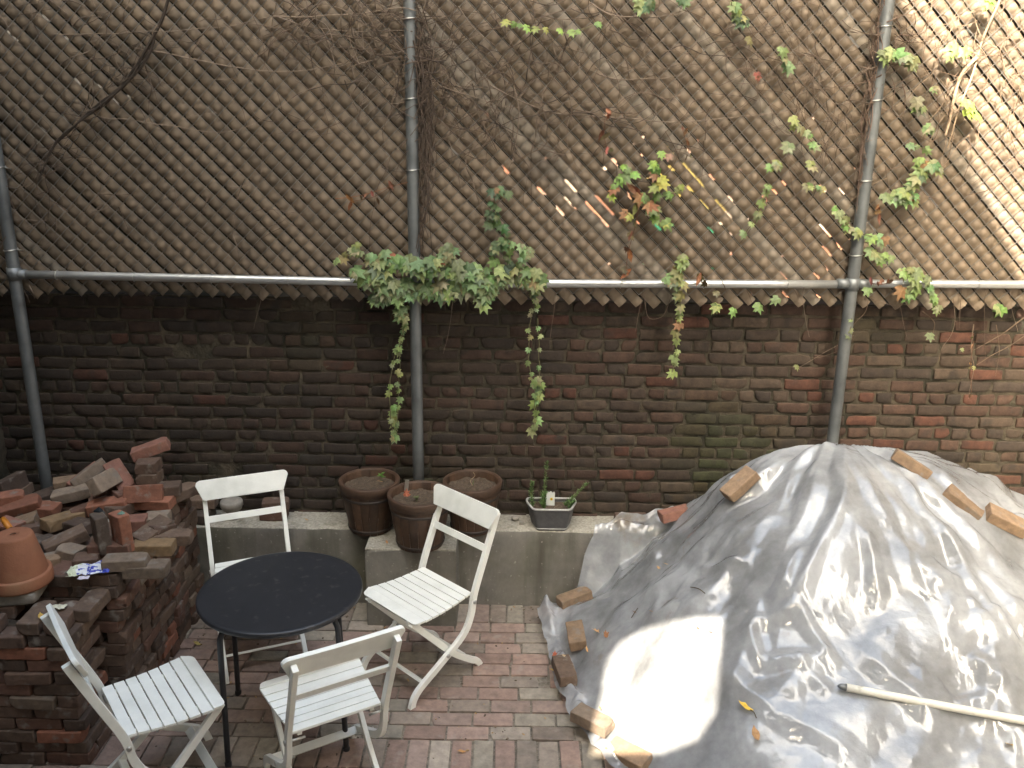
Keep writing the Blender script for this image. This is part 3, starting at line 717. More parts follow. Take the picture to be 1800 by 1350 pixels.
def trough():
    cx, cy = .235, 4.635; t = empty('herb_trough', (cx, cy, LZ)); tag(t, 'dark grey half-hexagon planter with a pale rim holding rosemary on the ledge', 'planter')
    top = [(-.14, .085), (-.142, .03), (-.105, -.075), (.105, -.075), (.142, .03), (.14, .085)]; h = .135
    def ring(s, z, r=None): return [Vector((x*s, (y)*s, z)) for x, y in top]
    # rounded outline
    def outline(s, z):
        P_ = []; n = len(top)
        for i in range(n):
            a = Vector((*top[i-1], 0)); b = Vector((*top[i], 0)); c = Vector((*top[(i+1) % n], 0))
            d1 = (a-b).normalized()*.022; d2 = (c-b).normalized()*.022
            for k in range(5):
                q = k/4; P_.append(((b+d1)*(1-q)**2+2*q*(1-q)*b+(b+d2)*q*q)*s+Vector((0, 0, z)))
        return P_
    secs = [(.76, 0.), (.78, .004), (.86, .05), (.93, .10), (1., h), (.97, h), (.95, h-.03)]
    vs = []; fs = []; n = len(outline(1, 0))
    for s, z in secs: vs += outline(s, z)
    for i in range(len(secs)-1):
        for k in range(n): a = i*n+k; b = i*n+(k+1) % n; fs.append((a, b, b+n, a+n))
    fs.append(tuple(range(n-1, -1, -1)))
    g = MB(); g.add(vs, fs); g.build('body', M['trough'], t)
    g = MB(); o = outline(.99, h+.002); o.append(o[0]); g.add(*tube_vf(o, .0065, 8, False), smooth=True); g.build('rim', M['rim'], t)
    o = outline(.79, .012); o.append(o[0]); g = MB(); g.add(*tube_vf(o, .004, 6, False), smooth=True); g.build('base_rim', M['rim'], t)
    g = MB(); o = outline(.95, h-.022); nO = len(o)
    vs = []
    for rr in (1, .75, .5, .25):
        for p in o: vs.append((p.x*rr, p.y*rr, p.z+.008*mn.noise(Vector((p.x*rr*30, p.y*rr*30, 0)))))
    fs = []
    for i in range(3):
        for k in range(nO): a = i*nO+k; b = i*nO+(k+1) % nO; fs.append((a, b, b+nO, a+nO))
    fs.append(tuple(range(3*nO, 4*nO))); g.add(vs, fs, smooth=True); g.build('soil', M['soil'], t)
    # rosemary sprigs
    rnd = random.Random(8)
    for (x, y, pts, lab) in ((-.105, .0, [(0, 0, 0), (-.012, .02, .09), (-.005, .03, .15)], 'short dim rosemary sprig at the left of the grey trough'), (-.06, .03, [(0, 0, 0), (.02, .03, .1), (.03, .05, .26)], 'tallest rosemary sprig rising from the left half of the grey trough'),
                             (.075, .03, [(0, 0, 0), (.05, .02, .05), (.13, .02, .14)], 'rosemary sprig leaning right out of the grey trough'), (.10, .0, [(0, 0, 0), (.015, .0, .03), (.03, .0, .05)], 'tiny rosemary shoot at the right end of the grey trough'), (-.045, -.01, [(0, 0, 0), (.0, .0, .04), (.01, .01, .10)], 'bushy low rosemary sprig beside the white tag in the grey trough')):
        s = empty('rosemary_sprig', (cx+x, cy+y, LZ+h-.025)); tag(s, lab, 'herb', 'rosemary in the grey trough')
        P_ = smooth_pts(pts, 6); g = MB(); g.add(*tube_vf(P_, .0018, 5), col=(.12, .10, .05)); g.build('stem', M['stem'], s)
        g = MB()
        for i in range(2, len(P_)):
            for k in range(20):
                b = P_[i].lerp(P_[i-1], rnd.random()); a = rnd.uniform(0, 6.28); L_ = rnd.uniform(.014, .026)*(1.2-.5*i/len(P_))
                tt = (P_[i]-P_[i-1]).normalized(); d = (Vector((math.cos(a), math.sin(a), 0))+tt*rnd.uniform(.4, 1.1)).normalized()
                e = d.cross(Vector((rnd.uniform(-1, 1), rnd.uniform(-1, 1), 1))).normalized()*.0021
                k_ = rnd.uniform(.7, 1.4); g.add([b-e, b+e, b+d*L_+e*.4, b+d*L_-e*.4], [(0, 1, 2, 3)], (.11*k_, .20*k_, .065*k_))
        g.build('leaves', M['leaf'], s)
    tg = empty('plant_tag', (cx-.005, cy+.035, LZ+h-.02)); tag(tg, 'white plastic plant tag with a small yellow flower picture in the grey trough', 'plant tag')
    g = MB(); Mx = Euler((-.15, 0, -.05)).to_matrix()
    pl = [(-.024, 0), (.024, 0), (.025, .07), (.020, .078), (.012, .072), (.002, .080), (-.010, .074), (-.018, .079), (-.024, .070)]
    g.add([Mx @ Vector((x, -.001, z*1.05)) for x, z in pl]+[Mx @ Vector((x, .001, z*1.05)) for x, z in pl], [tuple(range(9)), tuple(range(17, 8, -1))]+[(i, i+9, (i+1) % 9+9, (i+1) % 9) for i in range(9)], (.62, .64, .60)); g.build('card', M['plain'], tg)
    g = MB()
    for a in range(5):
        q = 2*PI*a/5; g.add([Mx @ Vector((.006+.005*math.cos(q)+.0045*math.cos(b), -.0025, .038+.005*math.sin(q)+.0045*math.sin(b))) for b in [2*PI*k/6 for k in range(6)]], [tuple(range(6))], (.75, .50, .03))
    g.add([Mx @ Vector((.006+.003*math.cos(b), -.0032, .038+.003*math.sin(b))) for b in [2*PI*k/6 for k in range(6)]], [tuple(range(6))], (.10, .05, .02)); g.build('flower_print', M['plain'], tg)
trough()
# ------------------------------------------------------------------ salvaged brick pile
BV = []
for k in range(9):
    vs, fs = rough_vf(.190, .090, .056, 200+k, .005, .0022, (9, 5, 4), 1+k % 3, 15)
    if k in (6, 7):     # half bricks
        vs = [Vector((min(v.x, .015+.006*math.sin(v.y*180+k)), v.y, v.z)) for v in vs]
    me = bpy.data.meshes.new('brick'); me.from_pydata(vs, [], fs); me.materials.append(M['loosebrick']); me.update(); BV.append(me)
PALB = {'dark brown': (.055, .042, .034), 'brown': (.080, .057, .045), 'greyish brown': (.088, .068, .053), 'reddish brown': (.095, .055, .042), 'orange-red': (.165, .072, .046), 'pale mortar-coated': (.16, .145, .12), 'pinkish red': (.155, .078, .062), 'dull ochre': (.16, .12, .065), 'grey': (.115, .102, .083), 'tan': (.16, .125, .085), 'charcoal': (.055, .048, .041)}
rb = random.Random(99)
def brick(loc, eul=(0, 0, 0), col='brown', label='', var=None, sc=(1, 1, 1), group='salvaged bricks in the pile', cat='brick'):
    o = bpy.data.objects.new('brick', BV[rb.choice((0, 1, 2, 3, 4, 5, 8)) if var is None else var]); COL.objects.link(o)
    o.location = loc; o.rotation_euler = eul; o.scale = sc
    c = PALB[col]; k = rb.uniform(1.0, 1.45); g_ = .85*(c[0]+c[1]+c[2])/3+.012; o.color = ((c[0]*.82+g_*.24)*k*1.25, (c[1]*.82+g_*.18)*k*1.1, (c[2]*.82+g_*.15)*k, 1)
    tag(o, label, cat, group); return o
ORD = ['first', 'second', 'third', 'fourth', 'fifth', 'sixth', 'seventh', 'eighth', 'ninth', 'tenth', 'eleventh', 'twelfth', 'thirteenth', 'fourteenth', 'fifteenth', 'sixteenth']
BC = .0585
def rcol(red=.1): return rb.choices(['dark brown', 'brown', 'greyish brown', 'reddish brown', 'orange-red', 'grey'], [.26, .34, .18, .14, red, .05])[0]
def pile():
    # tall rear block: right face at x=-1.74, y 3.50..4.50
    xr = -1.745; y0, y1 = 3.50, 4.50; NC = 13
    for c in range(NC):
        z = BC*(c+.5)+.002; xo = rb.uniform(-.014, .012)
        if c % 3 != 1:      # headers along the right face
            n = 10; st = (y1-y0)/n
            for i in range(n):
                if c == NC-1 and i in (2, 3, 8): continue
                col = rcol(.07)
                brick((xr-.095+xo+rb.uniform(-.016, .012), y0+st*(i+.5)+rb.uniform(-.005, .005), z), (R(rb.uniform(-1.5, 1.5)), R(rb.uniform(-1.5, 1.5)), R(rb.uniform(-5, 5))), col,
                      f"{col} brick end, tall stack's right face, {ORD[c]} course up, {ORD[i]} back")
        else:
            n = 5; st = (y1-y0)/n
            for i in range(n):
                col = rcol(.07)
                brick((xr-.045+xo+rb.uniform(-.010, .012), y0+st*(i+.5), z), (R(rb.uniform(-1.5, 1.5)), 0, PI/2+R(rb.uniform(-4, 4))), col,
                      f"{col} brick laid lengthwise, tall stack's right face, {ORD[c]} course, {ORD[i]} back")
        # front face: mostly hidden behind the near stack except the top and its right end
        lo = 8 if c < 10 else 0
        for i in range(4):
            if c < 9 and i > 0: continue
            x = xr-.20-.2*i-.1
            if c % 3 == 1: x += .10
            col = rcol(.08)
            brick((x+rb.uniform(-.006, .006), y0+.045+rb.uniform(-.01, .008), z), (R(rb.uniform(-1, 1)), R(rb.uniform(-1, 1)), R(rb.uniform(-3, 3))), col,
                  f"{col} brick, tall stack's front face, {ORD[c]} course up, {ORD[i]} from the right")
    # near lower block: corner at x=-1.865, front y=3.335
    xr2 = -1.825; yf = 3.20; NC2 = 11
    for c in range(NC2):
        z = BC*(c+.5)+.002; xo = rb.uniform(-.012, .012)
        stag = (0, .1, .03, .13)[c % 4]
        x = xr2+xo; i = 0
        while x > -2.50:
            l = .194 if not (i == 0 and stag > .09) else .096
            half = l < .15; col = rcol(.10)
            if half: brick((x-.045, yf+.095+rb.uniform(-.012, .012), z), (0, 0, PI/2+R(rb.uniform(-4, 4))), col, f"{col} brick end, near stack's front face, {ORD[c]} course up, {ORD[i]} from the right")
            else: brick((x-l/2, yf+.045+rb.uniform(-.014, .012), z), (R(rb.uniform(-1.5, 1.5)), R(rb.uniform(-1.2, 1.2)), R(rb.uniform(-3, 3))), col, f"{col} brick, near stack's front face, {ORD[c]} course up, {ORD[i]} from the right")
            x -= l+rb.uniform(0, .006); i += 1
        if c >= 0:
            col = rcol(.08)
            brick((xr2-.047+xo+rb.uniform(-.01, .01), yf+.19+(.0 if stag < .09 else .005), z), (0, 0, PI/2+R(rb.uniform(-4, 4))) if stag < .09 else (0, 0, R(rb.uniform(-4, 4))), col, f"{col} brick, near stack's right side, {ORD[c]} course up, behind the corner") if stag < .09 else None
    # top of the near stack
    top = BC*NC2+.031
    for (x, y, dz, a, col, lab) in (
        (-1.895, 3.300, 0, 96, 'brown', 'wide brown brick on top of the near stack beside the paper scrap'), (-2.000, 3.300, 0, 92, 'greyish brown', 'flat grey-brown brick under the white paper scrap on the near stack'),
        (-1.825, 3.405, .0, 88, 'greyish brown', 'grey-brown brick at the back right corner of the near stack top'),
        (-2.215, 3.240, 0, 3, 'brown', 'brown brick under the grey slab, front edge of the near stack'), (-2.215, 3.370, 0, 2, 'brown', 'brown brick hidden mostly beneath the grey slab'), (-2.415, 3.270, 0, 4, 'dark brown', 'dark brown brick at the far left of the near stack top')):
        brick((x, y, top+dz), (0, 0, R(a)), col, lab)
    # brick step that carries the wrapper
    T2 = BC*10
    for c in range(2):
        z = T2+BC*(c+1.5)+.004
        for (x, a) in ((-1.815, 92), (-1.91, 90), (-2.005, 88)):
            col = ('brown', 'greyish brown', 'reddish brown')[int(-x*10) % 3]
            brick((x-.01, 3.60, z), (0, 0, R(a+rb.uniform(-3, 3))), col, f"{col} brick under the wrapper, {('lower', 'upper')[c]} layer, {('right', 'middle', 'left')[int(round((-1.815-x)/.095))]}")
    def at(px, py, z, eul, col, lab, var=None, sc=(1, 1, 1), lift=0):
        p = PZ(px, py, z); return brick((p.x, p.y, z+lift), eul, col, lab, var, sc)
    H_ = BC*13+.03
    D_ = math.radians
    # second-top layer: loosely laid bricks filling the top of the block (rows from front to back)
    k = 0
    posn = ('at the front', 'in the second row', 'in the middle', 'in the fourth row', 'at the back')
    for j, y in enumerate((3.70, 3.87, 4.05, 4.23, 4.40)):
        for i, x in enumerate((-1.98, -2.13, -2.30, -2.48, -2.66)):
            col = rcol(.22)
            brick((x+rb.uniform(-.03, .03), y+rb.uniform(-.02, .02), BC*12+.031+rb.uniform(-.004, .006)), (R(rb.uniform(-5, 5)), R(rb.uniform(-5, 5)), R(rb.uniform(-30, 110))), col, f"{col} loose brick bedded {posn[j]} of the heap, {ORD[i]} from the right")
    for (px, py, z, e, col, lab, var) in (
        # back right
        (265, 789, 1.045, (0, R(-17), R(18)), 'pinkish red', 'pinkish red brick balanced askew on top of the small column', 2),
        (274, 818, .985, (R(3), 0, R(8)), 'brown', 'brown half brick, uppermost of the small column under the askew red brick', 6),
        (276, 838, .925, (0, R(2), R(6)), 'greyish brown', 'grey-brown brick second from the top of the small column', 6),
        (284, 860, .865, (0, 0, R(12)), 'dark brown', 'long dark brown brick at the foot of the small column', 0),
        (318, 866, .80, (0, 0, R(60)), 'greyish brown', 'grey-brown brick at the rear right corner of the heap', 1),
        (272, 882, .815, (R(6), 0, R(-4)), 'orange-red', 'bright orange-red brick flat beside the rear right corner of the heap', 3),
        (253, 868, .865, (R(70), 0, R(10)), 'orange-red', 'orange-red brick standing on edge in front of the small column', 4),
        (232, 873, .825, (R(0), R(14), R(48)), 'reddish brown', 'reddish brown brick tipped beside the leaning pale brick', 5),
        (183, 846, .93, (R(62), R(4), R(82)), 'pale mortar-coated', 'pale mortar-coated brick leaning steeply against the heap', 8),
        (211, 838, .90, (R(20), R(35), R(-40)), 'pinkish red', 'pinkish red brick tilted up behind the leaning pale brick', 1),
        (157, 832, .90, (R(-14), R(-28), R(35)), 'pale mortar-coated', 'pale grey mortared brick sloping down left at the back of the heap', 0),
        (152, 842, .86, (R(40), R(-20), R(60)), 'pinkish red', 'pinkish brick wedged behind the pale sloping brick', 3),
        (170, 856, .84, (R(35), R(20), R(-60)), 'reddish brown', 'reddish brown brick propped below the leaning pale brick', 4),
        (225, 855, .84, (R(10), R(12), R(30)), 'reddish brown', 'reddish brown brick wedged between the orange bricks and leaning pale brick', 6),
        (127, 868, .83, (R(4), R(-9), R(16)), 'pale mortar-coated', 'large pale-topped brick sloping at the back left of the heap', 1),
        (128, 848, .80, (R(0), 0, R(25)), 'tan', 'small tan brick end behind the large pale-topped brick', 7),
        (190, 888, .825, (R(5), R(-6), R(12)), 'orange-red', 'orange-red brick lying in the middle of the heap below the leaning pale brick', 2),
        (160, 893, .80, (R(-12), R(-10), R(38)), 'reddish brown', 'mauve brown brick tilted in the middle of the heap', 5),
        (218, 893, .80, (0, R(8), R(75)), 'brown', 'brown brick set endwise behind the upright orange brick', 3),
        (70, 895, .80, (R(3), R(2), R(-6)), 'orange-red', 'orange-red brick lying flat by the foot of the left fence post', 4),
        (35, 890, .83, (R(16), R(-10), R(20)), 'orange-red', 'orange brick sloping at the left edge behind the terracotta pot', 1),
        (6, 878, .86, (R(2), R(0), R(30)), 'orange-red', 'orange-topped brick cut by the left edge of the view', 2),
        (20, 852, .80, (R(80), 0, R(80)), 'dark brown', 'dark red-brown brick standing upright by the left fence post', 0),
        (60, 915, .78, (R(10), R(-12), R(22)), 'tan', 'tan broken brick sloping in the left of the heap', 6),
        (28, 930, .78, (R(4), R(10), R(-14)), 'pinkish red', 'pinkish broken brick beside the orange tool handle', 7),
        (60, 935, .76, (R(-8), R(0), R(-35)), 'brown', 'brown broken brick in the rubble behind the terracotta pot', 7),
        (110, 915, .79, (R(0), R(6), R(60)), 'dull ochre', 'mossy ochre brick in the left middle of the heap', 3),
        (138, 925, .78, (R(0), R(-6), R(-30)), 'dark brown', 'dark brown brick behind the sloping brown brick', 5),
        (116, 950, .80, (R(2), R(-14), R(36)), 'greyish brown', 'big grey-brown brick sloping left above the wrapper', 0),
        (196, 962, .80, (R(0), R(0), R(5)), 'reddish brown', 'long dark red brick carrying the two upright bricks', 2),
        (178, 938, .875, (0, R(88), R(40)), 'charcoal', 'dark grey brick standing on end with black glass on top', 4),
        (214, 935, .875, (0, R(88), R(52)), 'orange-red', 'orange-red brick standing on end with green glass on top', 1),
        (252, 918, .80, (R(2), R(4), R(20)), 'pinkish red', 'mauve brick lying right of the upright orange brick', 6),
        (268, 935, .80, (R(10), R(-10), R(64)), 'greyish brown', 'grey brick tilted along the right rim of the heap', 5),
        (292, 912, .79, (R(4), R(0), R(12)), 'pale mortar-coated', 'whitish brick on the right rim behind the grey tilted brick', 7),
        (296, 928, .79, (R(0), R(10), R(60)), 'brown', 'brown broken brick on the right rim of the heap', 6),
        (270, 962, .775, (R(0), R(0), R(4)), 'dull ochre', 'ochre stained brick on the right rim, nearer the viewer', 3),
        (302, 945, .775, (R(0), R(0), R(6)), 'greyish brown', 'grey-brown brick on the right rim beside the ochre one', 8),
        (222, 988, .80, (R(0), R(0), R(8)), 'grey', 'grey brick at the front of the heap right of the wrapper', 1),
        (258, 1000, .765, (R(0), R(0), R(3)), 'grey', 'mossy grey brick at the tall stack\'s front right corner', 4),
        (170, 985, .765, (0, 0, R(12)), 'brown', 'brown brick between the wrapper and the long dark red brick', 7),
        (137, 975, .77, (0, R(8), R(-10)), 'pale mortar-coated', 'pale broken brick just behind the wrapper', 6),
        (100, 985, .76, (0, R(2), R(30)), 'tan', 'tan brick end right behind the terracotta pot', 7),
        (60, 960, .75, (R(2), R(6), R(50)), 'charcoal', 'charcoal brick behind the terracotta pot', 5)):
        at(px, py, z, e, col, lab, var)
    # left part: filler in the low left of the heap
    for j, y in enumerate((3.62, 3.78, 3.95, 4.12)):
        for i, x in enumerate((-2.27, -2.42, -2.58)):
            col = rcol(.2)
            brick((x+rb.uniform(-.03, .03), y+rb.uniform(-.02, .02), BC*11+.031+rb.uniform(0, .02)), (R(rb.uniform(-8, 8)), R(rb.uniform(-8, 8)), R(rb.uniform(-80, 80))), col, f"{col} brick low in the heap's left side, {ORD[j]} row back, {ORD[i]} leftwards")
pile()

def pile_things():
    # concrete slab with the upturned pot
    p = PZ(36, 1050, .672); vs, fs = rough_vf(.31, .22, .055, 61, .010, .003, (9, 7, 4), 2, 12)
    g = MB(); g.add(vs, fs, smooth=True); s = g.build('concrete_slab', M['greyblock']); s.location = (-2.20, 3.43, .7325); s.rotation_euler = (0, 0, R(8)); tag(s, 'pale grey concrete slab beneath the upturned terracotta pot', 'slab')
    t = empty('terracotta_pot', (-2.135, 3.44, .762)); tag(t, 'large terracotta flowerpot standing upside down on the grey slab', 'flowerpot')
    g = MB(); g.add(*lathe_vf([(.124, 0), (.131, .002), (.1325, .01), (.130, .050), (.127, .055), (.116, .057)], 56), smooth=True); g.build('rim', M['terra'], t)
    g = MB(); g.add(*lathe_vf([(.116, .05), (.115, .06), (.078, .222), (.074, .229), (.068, .231), (.030, .232), (.012, .231), (.011, .215), (.02, .2)], 56), smooth=True); g.build('body', M['terra'], t)
    g = MB(); g.add(*lathe_vf([(.0119, .231), (.0115, .20), (.0001, .199)], 20)); g.build('drain_hole', M['hoop'], t)
    # tool
    a = PZ(5, 912, .86); b = PZ(36, 955, .80)
    t = empty('hand_tool', a); tag(t, 'hand tool with black and orange handle poking out of the rubble', 'tool')
    d = (b-a); g = MB(); g.add(*tube_vf([d*0, d*.15, d*.45], [.013, .015, .014], 12), col=(.55, .20, .02), smooth=True); g.build('grip', M['plain'], t)
    g = MB(); g.add(*tube_vf([d*.45, d*.7, d*1.05], [.0145, .013, .016], 12), col=(.02, .02, .022), smooth=True); g.build('handle', M['plain'], t)
    # wrapper: crumpled sheet, blue and white
    p = PZ(158, 1008, .765); n = 26; vs = []; fs = []; cs = []
    for j in range(n+1):
        for i in range(n+1):
            x = (i/n-.5)*.17; y = (j/n-.5)*.10; z = .012+.03*abs(mn.noise(Vector((x*22, y*26, 1))))+.012*abs(mn.noise(Vector((x*70, y*60, 4))))
            ex = 1+.25*mn.noise(Vector((i*.2, 0, 3)))
            vs.append((x+.02*mn.noise(Vector((x*30, y*30, 9))), y*ex+.02*mn.noise(Vector((x*18, 0, 5))), z))
    g = MB(); g.v = vs
    for j in range(n):
        for i in range(n):
            u, v = i/n, j/n; q = j*(n+1)+i; c = (.70, .72, .74)
            rr = math.hypot((u-.62)/.28, (v-.5)/.42)
            if .55 < rr < .85 or (u > .80 and v < .4) or (mn.noise(Vector((u*9, v*7, 3))) > .22 and u < .8): c = (.05, .07, .42)
            if u < .2: c = (.62, .66, .48)
            g.f.append((q, q+1, q+n+2, q+n+1)); g.c.append(c); g.sm.append(False)
    o = g.build('sweet_wrapper', M['paper']); o.location = (p.x, p.y, BC*12+.068); o.rotation_euler = (0, 0, R(14)); tag(o, 'crumpled blue and white plastic wrapper on the brick pile', 'wrapper')
    def scrap(px, py, z, s, col, lab, seed, asp=.6):
        p = PZ(px, py, z); g = MB(); n = 8; vs = []
        for j in range(n+1):
            for i in range(n+1):
                x = (i/n-.5)*s; y = (j/n-.5)*s*asp; vs.append((x+.15*s*mn.noise(Vector((0, y*60, seed))), y+.2*s*mn.noise(Vector((x*50, 0, seed+4))), .005+.22*s*abs(mn.noise(Vector((x*40, y*40, seed))))))
        g.add(vs, [(j*(n+1)+i, j*(n+1)+i+1, j*(n+1)+i+n+2, j*(n+1)+i+n+1) for j in range(n) for i in range(n)], col)
        o = g.build('paper_scrap', M['paper']); o.location = p; o.rotation_euler = (0, 0, R(12)); tag(o, lab, 'paper scrap', 'scraps of paper on the brick pile')
    scrap(103, 1069, BC*12+.008, .06, (.66, .64, .50), 'cream paper scrap on the near stack beside the chair back', 3)
    scrap(147, 1018, .79, .045, (.66, .62, .70), 'shiny pinkish-white foil scrap in front of the wrapper', 7)
    for (px, py, z, mat, col, lab, s) in ((215, 904, .965, 'glass', None, 'broken piece of green glass on the upright orange brick', .024), (175, 900, .965, 'darkglass', None, 'shard of black glass on the upright dark grey brick', .03)):
        p = PZ(px, py, z); bm = bmesh.new(); bmesh.ops.create_icosphere(bm, subdivisions=1, radius=s); rr = random.Random(int(px))
        for v in bm.verts: v.co = Vector((v.co.x*rr.uniform(.6, 1.3), v.co.y*rr.uniform(.5, 1.1), v.co.z*rr.uniform(.3, 1.1)))
        me = bpy.data.meshes.new('g'); bm.to_mesh(me); bm.free(); me.materials.append(M[mat]); o = bpy.data.objects.new('glass_shard', me); COL.objects.link(o); o.location = p; tag(o, lab, 'glass')
    loose_leaf('dead_leaf', (-1.955, 3.245, BC*12+.012), .028, (.5, .33, .08), (.2, .1, .6), 'yellow dead leaf on the near brick stack by the chair back')
    # things on the ledge at the left
    t = empty('small_urn', (-1.61, 4.68, LZ+.002)); tag(t, 'small grey stone urn turned upside down on the ledge', 'urn')
    g = MB(); g.add(*lathe_vf([(.034, 0), (.036, .01), (.030, .035), (.040, .05), (.056, .062), (.060, .075)], 32), smooth=True); g.build('neck', M['greyblock'], t)
    g = MB(); g.add(*lathe_vf([(.060, .075), (.064, .080), (.064, .105), (.060, .112), (.02, .114), (.0001, .112)], 32), smooth=True); g.build('base', M['greyblock'], t)
    for (x, z, e, col, lab) in ((-1.37, LZ+.031, 2, 'reddish brown', 'lower brick of the pair on the ledge behind the back chair'), (-1.355, LZ+.090, 8, 'brown', 'upper brick of the pair on the ledge behind the back chair')):
        brick((x, 4.69, z), (0, 0, R(e)), col, lab, 8 if z < LZ+.05 else 1, (.8, 1, 1), 'bricks resting on the ledge')
    brick((-1.77, 4.66, LZ+.031), (0, 0, R(86)), 'charcoal', 'dark grey block on the ledge beside the tall brick stack', 2, (.8, 1, 1.0), 'bricks resting on the ledge')
    brick((-1.78, 4.70, LZ+.092), (0, 0, R(3)), 'greyish brown', 'grey-brown brick lying on the dark block at the ledge end', 3, (.8, 1, 1.0), 'bricks resting on the ledge')
    for (x, y, s, lab) in ((.03, 4.70, .022, 'small brown stone on the ledge just left of the grey trough'), (.065, 4.655, .016, 'smaller tan stone on the ledge touching the grey trough')):
        vs, fs = rough_vf(s*2, s*1.5, s*1.3, int(s*1000), s*.4, .004, (5, 5, 4), 2, 30); g = MB(); g.add([v+Vector((0, 0, s*.6)) for v in vs], fs, smooth=True); o = g.build('stone', M['greyblock']); o.location = (x, y, LZ); tag(o, lab, 'stone')
pile_things()
# ------------------------------------------------------------------ mound and plastic sheet
def sstep(a, b, x): t = np.clip((x-a)/(b-a), 0, 1); return t*t*(3-2*t)
_rng = np.random.RandomState(4)
def vnoise(x, y, sc, seed):
    r = np.random.RandomState(seed); G = r.rand(64, 64); x = np.asarray(x)*sc+17.3; y = np.asarray(y)*sc+11.7
    xi = np.floor(x).astype(int); yi = np.floor(y).astype(int); fx = x-xi; fy = y-yi; fx = fx*fx*(3-2*fx); fy = fy*fy*(3-2*fy)
    g = lambda a, b: G[a % 64, b % 64]
    return (g(xi, yi)*(1-fx)+g(xi+1, yi)*fx)*(1-fy)+(g(xi, yi+1)*(1-fx)+g(xi+1, yi+1)*fx)*fy-.5
PKX, PKY, PKZ = 1.70, 4.18, 1.15
def dirt_h(x, y):
    dx = x-PKX; dy = y-PKY
    left = 1.42; right = 2.7; front = 1.75; back = 1.15
    ax = np.where(dx < 0, dx/left, dx/right); ay = np.where(dy < 0, dy/front, dy/back)
    r = np.sqrt(ax*ax+ay*ay)
    h = PKZ*(1-r)*(1+.12*np.sin(PI*np.clip(r, 0, 1)))
    h = np.where(r < .12, h-.5*(.12-r)**2*PKZ*6, h)
    h = h+.05*vnoise(x, y, 3.1, 1)+.03*vnoise(x, y, 8, 2)
    return h
# ridge lines of the sheet: (x0,y0,x1,y1,height,width) in plan, filled from the photo below
RID = []
def tarp_h(x, y):
    h = np.maximum(dirt_h(x, y)+.02, .02)
    led = np.where(y > LY-.02, LZ+.015, 0.015)
    # sheet bridges the ledge corner: steep at its left end, flatter towards the mound
    sl = 3.4-2.1*sstep(.75, 1.15, x)
    h = np.maximum(h, np.where(y < LY, np.maximum(.495-(LY-y)*sl, 0), 0))
    # tented fold standing proud of the rubble at the back left
    q = (x-PKX)/-.85; h = h+.085*np.exp(-((y-4.42)/.2)**2)*sstep(-.15, .5, q)*(1-sstep(.5, 1.15, q))
    h = np.maximum(h, led)
    for (x0, y0, x1, y1, a, w) in RID:
        L2 = (x1-x0)**2+(y1-y0)**2; t = np.clip(((x-x0)*(x1-x0)+(y-y0)*(y1-y0))/L2, 0, 1)
        d = np.hypot(x-(x0+t*(x1-x0)), y-(y0+t*(y1-y0)))
        h = h+a*np.maximum(0, 1-d/w)*np.minimum(1, 4*np.minimum(t+.08, 1.08-t))
    return h
def hit(px, py, f=tarp_h):
    r = ray(px, py); lo = None
    for k in range(400):
        t = 1.8+k*.012; p = O+r*t
        if p.z < float(f(np.array(p.x), np.array(p.y))): return p
    return O+r*4.5
for (a, b, hh, ww) in (((1460, 790), (1180, 1000), .03, .07), ((1580, 850), (1735, 1085), .035, .05), ((1735, 1085), (1800, 1180), .03, .05), ((1530, 800), (1760, 1010), .03, .06), ((1480, 900), (1400, 1080), .03, .05), ((1520, 950), (1540, 1060), .03, .05),
                       ((1410, 975), (1360, 1080), .03, .05), ((1310, 1130), (1400, 1095), .03, .04), ((1310, 1130), (1330, 1200), .03, .04), ((1330, 1200), (1460, 1180), .03, .05), ((1400, 1095), (1460, 1180), .03, .04),
                       ((1200, 1190), (1360, 1290), .02, .06), ((1360, 1290), (1500, 1350), .02, .06), ((1150, 930), (1140, 1060), .025, .05), ((1080, 940), (1090, 1060), .03, .05), ((1700, 1160), (1770, 1240), .03, .05), ((1480, 1130), (1650, 1290), .02, .06),
                       ((1390, 1180), (1460, 1240), .02, .05), ((1220, 1030), (1300, 1020), .03, .04), ((1350, 900), (1250, 1010), .015, .05), ((1600, 870), (1640, 1000), .02, .05), ((1640, 930), (1790, 1110), .03, .07)):
    P0 = hit(*a, f=lambda x, y: np.maximum(dirt_h(x, y), 0)); P1 = hit(*b, f=lambda x, y: np.maximum(dirt_h(x, y), 0)); RID.append((P0.x, P0.y, P1.x, P1.y, hh, ww))
